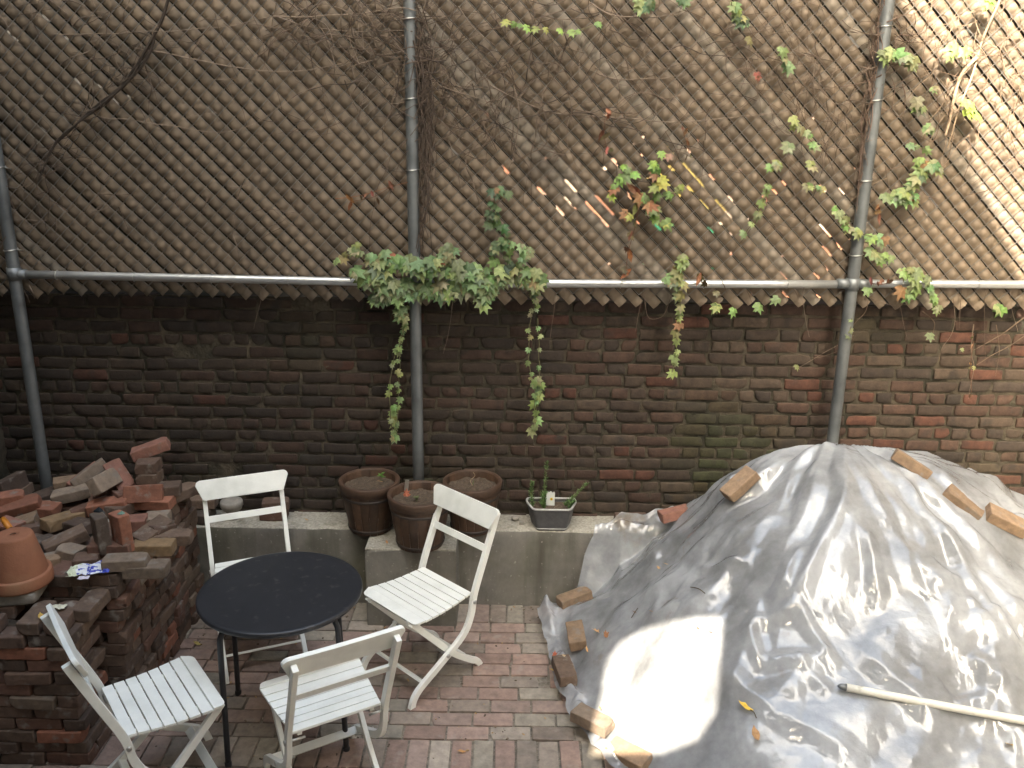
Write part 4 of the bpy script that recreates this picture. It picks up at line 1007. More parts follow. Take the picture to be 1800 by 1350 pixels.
# left hem of the sheet on the paving, from the photo
_hem = [PZ(px, py, 0.0) for px, py in ((1185, 905), (1110, 935), (1040, 985), (1000, 1040), (938, 1062), (950, 1098), (962, 1150), (975, 1210), (1000, 1270), (1040, 1325), (1085, 1360), (1130, 1400), (1190, 1470))]
hy = np.array([4.79, 4.68, 4.60, 4.56, 4.52, 4.47, 4.44, 4.40, 4.33, 4.09, 3.80, 3.54, 3.32, 3.12, 2.95, 2.75])
hx = np.array([.93, .86, .66, .50, .43, .40, .34, .17, .17, .20, .23, .29, .38, .50, .60, .80])
def tarp():
    nx, ny = 340, 312; X1 = 3.55; Y0, Y1 = 2.60, 4.755
    ys = np.concatenate([np.linspace(Y0, 4.30, 240)[:-1], np.linspace(4.30, 4.60, 60)[:-1], np.linspace(4.60, Y1, 14)]); s = np.linspace(0, 1, nx)
    xl = np.interp(ys, hy[::-1], hx[::-1])+.02*vnoise(ys, ys*0, 9, 5)+.012*vnoise(ys, ys*0, 25, 6)
    X = xl[:, None]+(X1-xl[:, None])*s[None, :]**1.12; Y = np.repeat(ys[:, None], nx, 1)
    P = np.stack([X, Y, tarp_h(X, Y)], -1)
    base = P[..., 2].copy()
    # stiff film folds into flat facets: piecewise-linear heights on skewed jittered lattices
    def facet(u, v, sc, seed):
        r = np.random.RandomState(seed); J = r.rand(64, 64, 2)-.5; u = u*sc+30; v = v*sc+30; iu = np.floor(u).astype(int); iv = np.floor(v).astype(int); fu = u-iu; fv = v-iv
        g = lambda a, b: J[(iu+a) % 64, (iv+b) % 64, 0]
        a, b, c, d = g(0, 0), g(1, 0), g(0, 1), g(1, 1); dg = J[iu % 64, iv % 64, 1] > 0
        t1 = np.where(fu > fv, a+(b-a)*fu+(d-b)*fv, a+(c-a)*fv+(d-c)*fu)
        t2 = np.where(fu+fv < 1, a+(b-a)*fu+(c-a)*fv, d+(c-d)*(1-fu)+(b-d)*(1-fv))
        return np.where(dg, t1, t2)
    Xw = X+.08*vnoise(X, Y, 2.3, 31); Yw = Y+.08*vnoise(X, Y, 2.3, 32)
    ang = np.arctan2(Xw-PKX, PKY+.15-Yw); rad = np.hypot(Xw-PKX, Yw-PKY-.15)
    loose = .12+sstep(.0, .26, vnoise(X, Y, 1.9, 33)+.35*np.exp(-((X-1.25)/.4)**2-((Y-3.45)/.35)**2))
    w0 = np.clip(rad*2.2, 0, 1)
    fold = .10*w0*facet(ang*1.5, rad*.75, 2.6, 51)+.055*w0*facet(ang*1.5, rad*.8, 5.5, 52)
    cr = .065*facet(Xw*.8+Yw*.6, -Xw*.45+Yw*.65, 5.0, 53)+.042*facet(-Xw*.5+Yw*.9, Xw*.9+Yw*.5, 9.5, 54)+.016*facet(Xw*.7+Yw*.7, -Xw*.7+Yw*.7, 21, 55)
    e = X-X[:, :1]
    hem = .040*np.exp(-((e-.05-.03*vnoise(X, Y, 7, 61))/.030)**2)*(.8+2.2*np.clip(vnoise(X, Y, 9, 62), -.2, .5))+.05*np.exp(-(e/.10)**2)*np.abs(facet(Xw, Yw, 16, 63))
    corner = .07*np.exp(-((X-.25)/.10)**2-((Y-4.38)/.08)**2)*(.6+facet(X, Y, 17, 64))
    P[..., 2] = base+.008+np.maximum((fold+cr*loose+.004+.010*facet(Xw, Yw, 9, 56))*np.clip(e*6, .15, 1), -.035)+hem+corner+.018
    P[..., 0] += .02*facet(X, Y, 9, 57)*np.clip(e*10, 0, 1)
    V = P.reshape(-1, 3)
    fs = []
    for j in range(ny-1):
        for i in range(nx-1):
            a = j*nx+i; fs.append((a, a+1, a+nx+1, a+nx))
    me = bpy.data.meshes.new('plastic_sheet'); me.from_pydata(V.tolist(), [], fs); me.materials.append(M['tarp'])
    me.polygons.foreach_set('use_smooth', [True]*len(fs)); me.update()
    o = bpy.data.objects.new('plastic_sheet', me); COL.objects.link(o); tag(o, 'wrinkled translucent plastic sheet draped over the big mound and weighted with bricks', 'plastic sheet')
    return P
# bricks that hold the sheet down: pixel, yaw, tilt, colour, label
HOLD = [((1302, 856), 22, 12, 'tan', 'tan brick on the upper left slope of the plastic-covered mound', 0), ((1187, 905), 12, 3, 'pinkish red', 'red and pale brick on the plastic above the ledge corner', 2), ((1130, 912), 8, 0, 'brown', 'dark brown brick on the ledge, left of the red and pale brick', 4),
        ((1602, 815), -24, 0, 'tan', 'tan brick at the back right shoulder of the mound, partly behind the sheet', 1), ((1690, 880), -38, 0, 'tan', 'tan brick lying half under the plastic on the right slope', 3), ((1762, 918), -14, 6, 'tan', 'rounded tan brick near the right end of the mound, just in front of the wall', 0),
        ((1012, 1052), 22, 4, 'tan', 'pale tan brick holding the crumpled corner of the sheet near the ledge', 1), ((1014, 1120), 92, 4, 'tan', 'slim tan brick set endwise on the sheet hem', 5), ((993, 1182), 100, 3, 'greyish brown', 'olive brown brick on the sheet hem with a leaf on it', 3),
        ((1038, 1270), -38, 0, 'grey', 'dark grey brick lying diagonally on the lower left hem of the sheet', 2), ((1102, 1332), -42, 0, 'tan', 'pinkish tan brick at the bottom edge of the view on the sheet hem', 4)]
PINS = []
for (pxy, a, tl, col, lab, var) in HOLD:
    p = hit(*pxy); PINS.append((p.x, p.y, p.z))
TP = tarp()
def sheet_z(x, y):
    d = (TP[..., 0]-x)**2+(TP[..., 1]-y)**2; i = d.argmin(); return float(TP.reshape(-1, 3)[i, 2])
def hitsheet(px, py):
    r = ray(px, py); k = 0
    F_ = TP[::2, ::2].reshape(-1, 3)
    q = F_-np.array(O); rr = np.array(r); zt = q@np.array(fw); sx = q@np.array(rt)/zt*FPX+900; sy = 675-q@np.array(up)/zt*FPX
    d = (sx-px)**2+(sy-py)**2; c = np.where(d < max(36, d.min()*1.5+1))[0]; i = c[zt[c].argmin()]; return Vector(F_[i])
def mound():
    nx, ny = 120, 110; xs = np.linspace(.25, 3.6, nx); ys = np.linspace(2.3, 4.77, ny); X, Y = np.meshgrid(xs, ys)
    Z = dirt_h(X, Y)-.035+.03*vnoise(X, Y, 18, 12)+.02*vnoise(X, Y, 38, 13); Z = np.maximum(Z, -.04)
    V = np.stack([X, Y, Z], -1).reshape(-1, 3); fs = [(j*nx+i, j*nx+i+1, (j+1)*nx+i+1, (j+1)*nx+i) for j in range(ny-1) for i in range(nx-1)]
    me = bpy.data.meshes.new('rubble_mound'); me.from_pydata(V.tolist(), [], fs); me.materials.append(M['dirt']); me.polygons.foreach_set('use_smooth', [True]*len(fs)); me.update()
    o = bpy.data.objects.new('rubble_mound', me); COL.objects.link(o); tag(o, kind='structure')
mound()
for i, (pxy, a, tl, col, lab, var) in enumerate(HOLD):
    x, y, z = PINS[i]; p = hitsheet(*pxy)
    z = max(sheet_z(p.x, p.y), p.z)
    if i == 2: p = Vector((.70, 4.67, 0)); z = LZ+.005
    if i == 1: z = max(z, LZ+.01)
    # lie along the slope
    e = .05; gx = (float(tarp_h(np.array(p.x+e), np.array(p.y)))-float(tarp_h(np.array(p.x-e), np.array(p.y))))/(2*e); gy = (float(tarp_h(np.array(p.x), np.array(p.y+e)))-float(tarp_h(np.array(p.x), np.array(p.y-e))))/(2*e)
    gx = max(-.7, min(.7, gx)); gy = max(-.4, min(.4, gy))
    if i in (1, 2, 6, 7, 8, 9, 10): gx *= .3; gy *= .3
    nrm = Vector((-gx, -gy, 1)).normalized()
    q = nrm.to_track_quat('Z', 'Y').to_matrix() ; base = Vector((0, 0, 1)).rotation_difference(nrm).to_matrix() @ Matrix.Rotation(R(a), 3, 'Z')
    o = brick((0, 0, 0), base.to_euler(), col, lab, var, (1, 1, 1), 'bricks weighting the plastic sheet'); o.location = Vector((p.x, p.y, z))+nrm*(.026 if i not in (3, 4) else (.004 if i == 3 else -.012))
# pipe lying on the sheet
def bits():
    a = hitsheet(1482, 1214); b = hitsheet(1790, 1276)
    a = Vector(a)+Vector((0, 0, .02)); b = Vector(b)+Vector((0, 0, .025)); d = (b-a).normalized()
    mid = [a+(b-a)*k/8 for k in range(9)]
    lift = max(0, max(sheet_z(p.x, p.y)-p.z for p in mid)); 
    t = empty('plastic_pipe', a+Vector((0, 0, lift*.7))); tag(t, 'long white plastic pipe lying across the lower right of the plastic sheet', 'pipe')
    g = MB(); L_ = (b-a).length+.5; g.add(*tube_vf([d*.012]+[d*L_*k/10+Vector((0, 0, -.006*math.sin(PI*k/10))) for k in range(1, 11)], .0165, 18), smooth=True); g.build('tube', M['pvc'], t)
    g = MB(); g.add(*tube_vf([-d*.022, -d*.012, d*.013], [.004, .011, .0150], 16), smooth=True); g.build('end_plug', M['galv'], t)
    LV = [((1307, 1246), .045, (.62, .42, .05), (.2, .1, .9), 'yellow leaf with a long stalk on the plastic sheet', 1), ((1326, 1290), .045, (.38, .22, .10), (.3, .2, .1), 'curled brown leaf on the plastic sheet below the yellow leaf', 1),
          ((1772, 1315), .030, (.5, .33, .10), (.4, .3, 2), 'ochre leaf at the lower right corner of the sheet', 1), ((1572, 1228), .022, (.38, .17, .08), (.5, .1, 1), 'rusty leaf caught on the white pipe', 0), ((1047, 1110), .038, (.62, .36, .16), (.3, .3, 1.4), 'bright tan leaf on the sheet right of the slim brick', 0),
          ((1062, 1116), .034, (.24, .11, .05), (.6, .3, .4), 'dark brown curled leaf beside the bright tan one', 0), ((1030, 1140), .028, (.62, .35, .14), (.3, .8, .3), 'narrow orange leaf beside the slim tan brick', 1), ((974, 1150), .030, (.40, .10, .05), (.8, .3, .3), 'russet leaf crumpled on the sheet hem above the olive brick', 0),
          ((966, 1180), .020, (.65, .42, .10), (.2, .1, 1.4), 'little yellow leaf on the outer hem of the sheet', 1), ((1052, 1264), .014, (.6, .28, .10), (.2, .2, .2), 'tiny orange leaf on the dark grey brick', 1), ((990, 1170), .018, (.45, .33, .2), (.1, .1, 1), 'small beige leaf on the olive brown brick', 0),
          ((1152, 1000), .018, (.40, .25, .12), (.3, .2, .4), 'tiny brown leaf on the sheet below the ledge', 0), ((1168, 990), .018, (.50, .34, .18), (.2, .2, 1.5), 'tiny tan leaf on the sheet near the ledge', 1), ((1112, 1078), .016, (.22, .13, .08), (.2, .2, 1.0), 'dark leaf fragment at the left of the dirt line on the sheet', 1),
          ((1140, 1077), .016, (.25, .15, .09), (.2, .2, 1.6), 'dark leaf fragment at the right of the dirt line on the sheet', 1), ((1226, 1106), .014, (.2, .12, .07), (.2, .2, .6), 'dark leaf fragment in the brown stain on the sheet', 1), ((1246, 1112), .014, (.15, .1, .06), (.2, .2, 1.6), 'dark curled stalk end in the brown stain on the sheet', 1)]
    for (pxy, s_, c, e, lab, kd) in LV:
        p = hitsheet(*pxy); z = p.z+.012
        if 'dark grey brick' in lab or 'olive brown brick' in lab: z += .055
        loose_leaf('dead_leaf', (p.x, p.y, z), s_, c, e, lab, kd, .5, group='dead leaves on the plastic sheet')
    # leaf stalk, twig
    for (A, B, lab) in (((1312, 1253), (1330, 1266), 'dark leaf stalk pointing down right from the yellow leaf'), ((1213, 1030), (1235, 1045), 'short curved twig at the edge of the torn plastic'), ((1108, 1085), (1118, 1070), 'short twig sticking out of the dirt on the sheet')):
        a = hitsheet(*A)+Vector((0, 0, .012)); b = hitsheet(*B)+Vector((0, 0, .012)); g = MB(); g.add(*tube_vf(smooth_pts([a, (a+b)/2+Vector((.003, 0, .008)), b], 4), .0022, 6), col=(.08, .055, .03)); tag(g.build('twig', M['stem']), lab, 'twig')
bits()

def litter():
    rnd = random.Random(31); g = MB()
    for k in range(420):
        x = rnd.uniform(-1.7, .6) if k < 330 else rnd.uniform(-1.7, .25); y = rnd.uniform(2.6, 4.5) if k < 330 else LY-abs(rnd.gauss(0, .05))-.01
        s_ = rnd.uniform(.0015, .005); a = rnd.uniform(0, 6.28); c = rnd.choice(((.30, .26, .21), (.16, .12, .08), (.10, .07, .045), (.34, .22, .10)))
        g.add(*box_vf((x, y, .003+s_*.4), (s_*2*rnd.uniform(.8, 2.2), s_*1.6, s_), Euler((rnd.uniform(-.4, .4), rnd.uniform(-.4, .4), a)).to_matrix()), col=c)
    tag(g.build('leaf_litter', M['dry']), 'scattered crumbs of mortar and leaf litter on the brick paving', 'litter', kind='stuff')
litter()
# ------------------------------------------------------------------ ivy and dead vines
IY = 4.572
GR = [(.12, .165, .07), (.15, .20, .085), (.20, .25, .115), (.085, .125, .055)]
YG = [(.20, .27, .06), (.26, .30, .07), (.15, .22, .06), (.12, .19, .06)]
LG = [(.17, .22, .08), (.14, .185, .075), (.20, .25, .10)]
DK = [(.045, .08, .035), (.06, .10, .04), (.08, .125, .05)]
DD = [(.15, .07, .03), (.20, .10, .045), (.26, .15, .075)]
ir = random.Random(1234)
def ivy(label, strands, cols, cat='ivy', group='ivy on the fence', y=IY, dead=.04):
    """strands: (pixel polyline, leaves, leaf size m, spread m)"""
    pts0 = PY(*strands[0][0][0], y); root = empty('ivy', pts0); tag(root, label, cat, group)
    st = MB(); lf = MB(); df = MB()
    for (pl, n, size, spread) in strands:
        w = [PY(px, py, y+ir.uniform(-.01, .012)) for px, py in pl]
        if len(w) > 1:
            c = smooth_pts(w, 6); c = [p+Vector((ir.uniform(-.004, .004), ir.uniform(-.006, .006), ir.uniform(-.003, .003))) for p in c]
            st.add(*tube_vf([p-pts0 for p in c], [.0024]*(len(c)-2)+[.0016, .0010], 5), col=(.13, .12, .06), smooth=True)
        else: c = [w[0], w[0]]
        for k in range(n):
            t = (k+ir.random())/n*(len(c)-1); i = min(int(t), len(c)-2); b = c[i].lerp(c[i+1], t-i)
            ang = ir.uniform(0, 2*PI); off = Vector((math.cos(ang), -.25-.4*ir.random(), math.sin(ang)*.8))*spread*ir.uniform(.3, 1)
            s = size*ir.uniform(.7, 1.3); vs, fs = leafshape(s)
            # leaf faces out and up, tip hangs down
            nv = Vector((ir.gauss(0, .28), -1, ir.gauss(.55, .28))).normalized(); tipd = Vector((ir.gauss(0, .55), -.35, -1)); tipd = (tipd-nv*tipd.dot(nv)).normalized()
            Mx = Matrix((tipd.cross(nv), tipd, nv)).transposed()
            pos = b+off-pts0; isd = ir.random() < dead
            (df if isd else lf).add([Mx @ v+pos for v in vs], fs, tuple(q*ir.uniform(.8, 1.25) for q in ir.choice(DD if isd else cols)))
            if spread > .006: st.add(*tube_vf([b-pts0, (b-pts0+pos)/2+Vector((0, -.004, .003)), pos], .0009, 4, False), col=(.14, .13, .06))
    if st.v: st.build('stem', M['stem'], root)
    if lf.v: lf.build('leaves', M['leaf'], root)
    if df.v: df.build('dead_leaves', M['dry'], root)
    return root
ivy('thick green ivy clump spilling over the rail around the middle fence post', [([(640, 480), (700, 470), (760, 470), (830, 480), (900, 485), (940, 490)], 125, .060, .050), ([(670, 500), (730, 510), (800, 505), (880, 500)], 100, .064, .045), ([(750, 470), (780, 450), (800, 440)], 24, .052, .04),
    ([(680, 520), (660, 525)], 12, .058, .03), ([(700, 525), (700, 545), (715, 560)], 9, .055, .025), ([(845, 510), (850, 530)], 12, .062, .03), ([(690, 470), (680, 450)], 12, .05, .03), ([(620, 475), (640, 500), (655, 490)], 6, .055, .02)], GR, dead=.03)
ivy('small ivy sprig reaching left above the rail from the middle clump', [([(690, 470), (650, 455), (620, 440), (590, 458)], 17, .040, .022), ([(622, 442), (632, 432)], 5, .036, .014)], LG)
ivy('slim pale ivy strand hanging down just left of the middle post', [([(715, 540), (712, 560), (705, 600), (690, 640), (685, 700), (690, 770)], 13, .028, .010), ([(712, 560), (704, 600), (702, 650), (700, 700), (698, 770)], 15, .030, .012), ([(690, 715), (696, 772)], 9, .042, .018)], LG, y=4.60, dead=0)
ivy('long ivy strand hanging down the wall right of the middle post', [([(925, 500), (940, 530), (932, 570), (930, 640), (940, 690), (938, 755)], 16, .028, .012), ([(945, 560), (948, 630), (950, 680)], 6, .030, .012), ([(940, 665), (945, 700), (938, 755)], 12, .042, .020)], LG, y=4.60, dead=0)
ivy('dark ivy stem climbing the slats right of the middle post', [([(895, 480), (890, 440), (885, 410), (870, 370), (872, 330)], 22, .042, .024), ([(870, 330), (895, 345)], 6, .040, .014), ([(862, 375), (858, 395)], 5, .04, .014)], DK)
ivy('ivy shoots at the right end of the middle clump above the rail', [([(880, 475), (868, 440), (890, 420)], 7, .046, .014), ([(900, 480), (920, 455), (925, 440), (895, 430)], 13, .042, .022), ([(930, 500), (940, 520), (945, 545)], 7, .034, .014)], GR)
ivy('ivy tuft over the rail midway between the posts with a strand hanging below', [([(1185, 490), (1195, 470), (1200, 455)], 12, .052, .026), ([(1180, 480), (1190, 510), (1197, 540), (1190, 575), (1188, 620), (1178, 668)], 15, .042, .012), ([(1168, 490), (1205, 498)], 8, .042, .02)], LG, dead=.08)
ivy('yellow-green ivy cluster on the slats between the two right posts', [([(1170, 270), (1150, 290), (1160, 320), (1150, 370), (1175, 395)], 15, .050, .026), ([(1070, 350), (1080, 320), (1110, 305), (1100, 290)], 11, .046, .022), ([(1125, 340), (1145, 380)], 7, .050, .022), ([(1170, 345), (1200, 330)], 4, .046, .018), ([(1100, 372), (1105, 378)], 2, .045, .010)], YG, dead=.10)
def deadbunch(label, spots, size=.045):
    pts0 = PY(*spots[0], IY); root = empty('dead_leaf_bunch', pts0); tag(root, label, 'dead leaves', 'dead leaves on the fence'); g = MB(); st = MB()
    for (px, py) in spots:
        for k in range(2):
            p = PY(px+ir.uniform(-6, 6), py+ir.uniform(-8, 8), IY+ir.uniform(-.02, .02))-pts0; vs, fs = leafshape(size*ir.uniform(.6, 1.15), ir.choice((0, 1)))
            Mx = Euler((R(270)+ir.uniform(-.9, .9), ir.uniform(-1, 1), ir.uniform(-1, 1))).to_matrix(); vs = [Mx @ Vector((v.x*.7, v.y, v.z+8*v.x*v.x)) for v in vs]; g.add([v+p for v in vs], fs, tuple(q*ir.uniform(.5, 1.2) for q in ir.choice(DD)))
    a = [PY(px, py, IY)-pts0 for px, py in spots]
    if len(a) > 1: st.add(*tube_vf(smooth_pts(a, 4), .0018, 5), col=(.12, .06, .035)); st.build('stem', M['stem'], root)
    g.build('leaves', M['dry'], root)
deadbunch('long string of curled brown leaves hanging through the yellow-green ivy', [(1115, 335), (1122, 360), (1118, 390), (1112, 415), (1105, 440), (1100, 475)], .05)
deadbunch('brown leaf and twist hanging above the yellow-green ivy', [(1065, 195), (1062, 235), (1068, 268)], .045)
deadbunch('reddish dead leaf wisp on the slats left of the right post', [(1200, 228), (1205, 245), (1212, 270)], .03)
deadbunch('rusty dead leaves on a thin stem left of the middle post', [(690, 326), (660, 345), (640, 350), (615, 355)], .038)
deadbunch('brown dead leaves on the rail beside the hanging tuft', [(1225, 492), (1238, 500)], .045)
deadbunch('orange dead leaf in the net of stems at the upper right', [(1328, 140)], .045)
deadbunch('tan dead leaves beside the right post above the rail', [(1540, 365), (1548, 378)], .05)
deadbunch('rusty clump on the rail just right of the right post', [(1530, 498), (1548, 500), (1560, 497)], .03)
deadbunch('dry brown seed-like tassel hanging over the wall at the right', [(1712, 600), (1706, 640), (1708, 690)], .03)
ivy('ivy sprigs creeping across the right post just above the rail', [([(1470, 365), (1480, 385), (1500, 405), (1530, 415), (1555, 425)], 15, .044, .016), ([(1530, 440), (1550, 455), (1560, 450)], 8, .050, .018)], LG)
ivy('bright ivy leaves wrapped on the right post near the top', [([(1545, 100), (1575, 95), (1610, 118)], 13, .054, .022)], LG)
ivy('dense green ivy patch climbing right of the right post', [([(1580, 350), (1600, 330), (1620, 300), (1650, 295)], 22, .056, .026), ([(1560, 350), (1590, 345), (1610, 350)], 11, .056, .022), ([(1610, 280), (1640, 292)], 4, .042, .016)], GR+LG)
ivy('ivy tuft on the rail right of the right post trailing onto the wall', [([(1590, 475), (1610, 490), (1600, 515), (1590, 510)], 18, .054, .026), ([(1625, 490), (1640, 520), (1648, 545)], 10, .044, .014)], LG)
ivy('scattered small ivy leaves up the slats at the far right', [([(1600, 185), (1625, 195), (1610, 180)], 4, .055, .012), ([(1640, 160), (1645, 155)], 2, .042, .008), ([(1630, 225), (1640, 228)], 3, .042, .01), ([(1600, 258), (1630, 262)], 3, .038, .01)], GR)
ivy('sunlit yellow-green ivy leaves at the top right corner', [([(1660, 95), (1680, 90), (1700, 88)], 8, .052, .018), ([(1700, 178), (1705, 195), (1722, 203)], 7, .052, .014), ([(1730, 5), (1740, 0)], 4, .05, .016)], YG)
ivy('line of pale small leaves near the top between the middle and right posts', [([(890, 38), (920, 48), (958, 50), (1000, 58), (1050, 42)], 10, .036, .010)], YG)
ivy('ivy hanging from the top edge right of centre', [([(1120, 0), (1130, 10), (1150, 5)], 7, .052, .018), ([(1200, 0), (1205, 8)], 4, .05, .014), ([(1285, 5), (1300, 30), (1312, 45)], 8, .05, .016), ([(1290, 28), (1300, 35)], 4, .05, .014)], DK+LG)
ivy('string of separate ivy leaves running down the upper right slats', [([(1318, 70)], 1, .05, .004), ([(1370, 85), (1390, 122)], 5, .048, .012), ([(1392, 215), (1415, 235), (1435, 260)], 9, .042, .014), ([(1385, 255), (1390, 258)], 3, .05, .012), ([(1355, 295), (1370, 290)], 5, .044, .012), ([(1350, 322), (1335, 370), (1308, 415)], 7, .040, .010), ([(1425, 290), (1430, 292)], 2, .044, .008), ([(1415, 325), (1445, 335)], 6, .038, .01)], LG)
ivy('row of five separate ivy leaves drooping just below the rail', [([(1260, 515), (1262, 520)], 1, .042, .004), ([(1258, 540)], 2, .055, .010), ([(1288, 548)], 1, .062, .004), ([(1332, 540)], 2, .062, .008), ([(1363, 528)], 1, .046, .004)], LG, y=4.60, dead=0)
ivy('sparse ivy leaves below the rail at the right end of the wall', [([(1524, 510)], 2, .046, .010), ([(1498, 560), (1492, 590)], 3, .034, .006), ([(1400, 645)], 1, .046, .004), ([(1635, 592)], 1, .042, .004), ([(1692, 614)], 1, .028, .003), ([(1713, 646)], 1, .03, .003), ([(1755, 545)], 3, .05, .016)], LG, y=4.60, dead=0)

def vine(label, lines, name='dead_vine', r=.0018, cols=((.14, .10, .075), (.10, .07, .05), (.17, .13, .10)), y=4.60, ny_=.02):
    p0 = PY(*lines[0][0], y); root_pts = MB()
    for l in lines:
        w = [PY(px, py, y+ir.uniform(-ny_, ny_)) for px, py in l]; c = smooth_pts(w, 6)
        c = [p+Vector((.010*mn.noise(p*6), .01*mn.noise(p*5+Vector((3, 0, 0))), .010*mn.noise(p*6+Vector((9, 0, 0)))))-p0 for p in c]
        rr = r*ir.uniform(.8, 1.7); n = len(c)
        root_pts.add(*tube_vf(c, [max(.0012, rr*(1-.5*i/n)) for i in range(n)], 5, False), col=ir.choice(cols), smooth=True)
    o = root_pts.build(name, M['stem']); o.location = p0; tag(o, label, 'vine', 'dead vines over the fence'); return o
def walk(x0, y0, ang, L_, step=22, turn=.25, drift=0.):
    pts = [(x0, y0)]; a = ang
    for k in range(max(2, int(L_/step))):
        a += ir.gauss(drift, turn); x0 += step*math.cos(a); y0 += step*math.sin(a)
        if y0 < -30 or y0 > 485: break
        pts.append((x0, y0))
    return pts if len(pts) > 2 else [(x0, y0), (x0+5, y0+10), (x0+9, y0+22)]
def tangle(cx, cy, sx, sy, n, L_, ang=None, turn=.28):
    out = []
    for k in range(n):
        x = ir.gauss(cx, sx); y = min(490, ir.gauss(cy, sy)); out.append(walk(x, y, ir.uniform(0, 2*PI) if ang is None else ir.gauss(ang, .5), ir.uniform(.4, 1.)*L_, 20, turn))
    return out
vine('thick dark vine trunk curving diagonally across the left slats', [[(272, 55), (262, 95), (240, 130), (200, 165), (160, 195), (120, 230), (90, 265), (66, 320)], [(275, 50), (250, 100), (235, 125), (190, 180), (150, 205)], [(300, -10), (285, 30), (255, 90), (230, 140), (170, 192), (110, 235), (75, 290)]], r=.008, cols=((.05, .037, .028),), ny_=.008)
vine('fine twiggy offshoots fringing the dark vine trunk on the left', [walk(ir.uniform(70, 280), 0, 0, 0) if False else walk(*(lambda t: (272-206*t+ir.uniform(-10, 10), 60+255*t+ir.uniform(-12, 12)))(ir.random()), ir.uniform(0, 6.28), ir.uniform(40, 110), 12, .35) for k in range(46)], r=.0014, cols=((.07, .05, .04), (.10, .075, .055)))
vine('long pale tendrils sweeping across the top left of the fence', [[(95, 60), (180, 58), (290, 55), (400, 47), (470, 30), (560, 8), (620, -10)], [(480, 28), (540, 30), (620, 25), (700, 14), (735, 20)], [(490, 30), (550, 50), (640, 55), (720, 53)], [(155, 178), (175, 205), (230, 212), (300, 222), (380, 232), (450, 215), (520, 170), (560, 150)], [(250, 90), (330, 100), (420, 118), (520, 125), (600, 110)]], r=.0024, cols=((.24, .185, .14),))
vine('reddish dry tendril with dead leaves reaching the middle post', [[(590, 348), (640, 342), (680, 328), (715, 320)]], r=.002, cols=((.26, .11, .05),))
vine('web of fine dead stems hanging from the top between left and middle posts', tangle(600, 60, 110, 50, 95, 190)+tangle(400, 180, 130, 90, 26, 130)+tangle(450, 370, 80, 50, 14, 90))
vine('loose thin stems at the top left corner of the fence', tangle(130, 60, 110, 60, 34, 130)+tangle(60, 330, 25, 90, 20, 60)+tangle(200, 340, 60, 50, 10, 80))
vine('dark matted stems following the middle post', [[(742+ir.uniform(-14, 18), y0), (745+ir.uniform(-12, 20), y0+60), (742+ir.uniform(-10, 16), y0+120), (744+ir.uniform(-12, 18), y0+190)] for y0 in [ir.uniform(-20, 290) for k in range(46)]]+tangle(755, 60, 25, 60, 46, 110), r=.002, cols=((.07, .05, .037), (.09, .065, .05)))
vine('wide tangle of dead stems across the upper middle panel', tangle(880, 110, 120, 80, 110, 200)+tangle(1000, 200, 130, 60, 60, 150)+tangle(780, 120, 30, 90, 40, 120), r=.0019, cols=((.10, .07, .05), (.13, .095, .07), (.07, .05, .04)))
vine('pale arching runners looping across the middle panel', [[(805, 10), (830, 45), (870, 78)], [(770, 150), (840, 175), (900, 190), (990, 180), (1040, 150)], [(1040, 5), (1080, 28), (1150, 28), (1220, 15)], [(860, 150), (960, 195), (1060, 205), (1180, 215), (1300, 205), (1400, 190)], [(1050, 130), (1090, 140), (1160, 138), (1200, 130)], [(905, 150), (912, 200), (905, 270), (903, 285)], [(1020, 130), (1022, 90), (1035, 60)]], r=.0023, cols=((.20, .155, .12),))
vine('dense dead stems in the upper right of the middle panel', tangle(1200, 60, 110, 60, 50, 190)+tangle(1330, 120, 80, 70, 50, 180)+tangle(1440, 100, 60, 80, 44, 170), r=.0015, cols=((.13, .09, .065), (.10, .07, .05), (.16, .12, .09)))
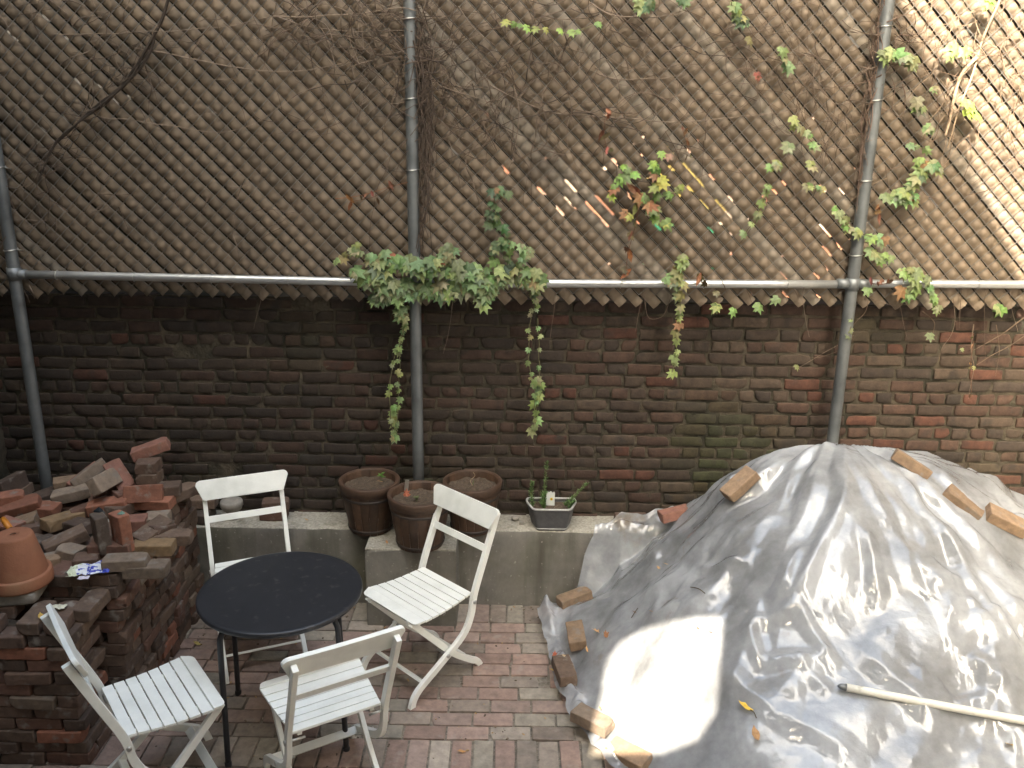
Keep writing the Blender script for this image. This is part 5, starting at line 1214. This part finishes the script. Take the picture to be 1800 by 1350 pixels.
vine('thin dangling stems around the ivy near the right post', tangle(1380, 300, 80, 90, 34, 120)+tangle(1250, 300, 60, 80, 16, 90)+[[(1130, 520), (1140, 560), (1165, 555), (1180, 520)], [(1350, 330), (1345, 370), (1320, 400), (1290, 440)]], r=.0016)
vine('brown stems matted along the right post', [[(1548+ir.uniform(-14, 18)-.12*y0, y0), (1545-.12*(y0+60)+ir.uniform(-12, 20), y0+60), (1545-.12*(y0+120)+ir.uniform(-10, 16), y0+120)] for y0 in [ir.uniform(-20, 260) for k in range(30)]]+tangle(1570, 60, 22, 70, 40, 100), r=.002, cols=((.10, .07, .05), (.15, .10, .075)))
vine('sunlit bundle of brown stems at the top right corner', tangle(1690, 60, 50, 90, 34, 170, PI/2)+tangle(1775, 90, 30, 110, 34, 180, PI/2)+tangle(1650, 250, 50, 80, 20, 120), r=.0015, cols=((.20, .14, .095), (.26, .19, .13), (.15, .10, .07)))
vine('stout pale vine stem rising at the top right', [[(1760, -15), (1745, 30), (1720, 100), (1700, 160), (1680, 210), (1665, 260)], [(1720, 100), (1690, 130), (1675, 190), (1660, 240)]], r=.007, cols=((.34, .25, .17),))
vine('dry trailing twigs over the wall at the lower right', [[(1530, 525), (1560, 535), (1590, 535), (1610, 525)], [(1525, 530), (1520, 550), (1500, 575), (1490, 610), (1440, 628), (1385, 618)], [(1675, 525), (1680, 560), (1672, 590), (1655, 615), (1650, 636)], [(1620, 545), (1640, 565), (1637, 590)], [(1800, 592), (1770, 610), (1740, 625), (1715, 642)], [(1800, 560), (1770, 580), (1740, 600), (1712, 616)], [(1712, 570), (1708, 620), (1712, 650), (1702, 700)], [(1750, 570), (1755, 620), (1750, 660)], [(1400, 648), (1440, 625), (1470, 610), (1500, 590)]], r=.0022, cols=((.17, .125, .09), (.13, .09, .06)), y=4.63)
vine('thin cords dangling below the rail across the wall top', [[(x, 500), (x+ir.uniform(-8, 8), 530), (x+ir.uniform(-14, 14), ir.uniform(550, 640))] for x in (455, 790, 975, 1128, 1415, 1585, 1690, 1740, 1780)], r=.0013, y=4.62)
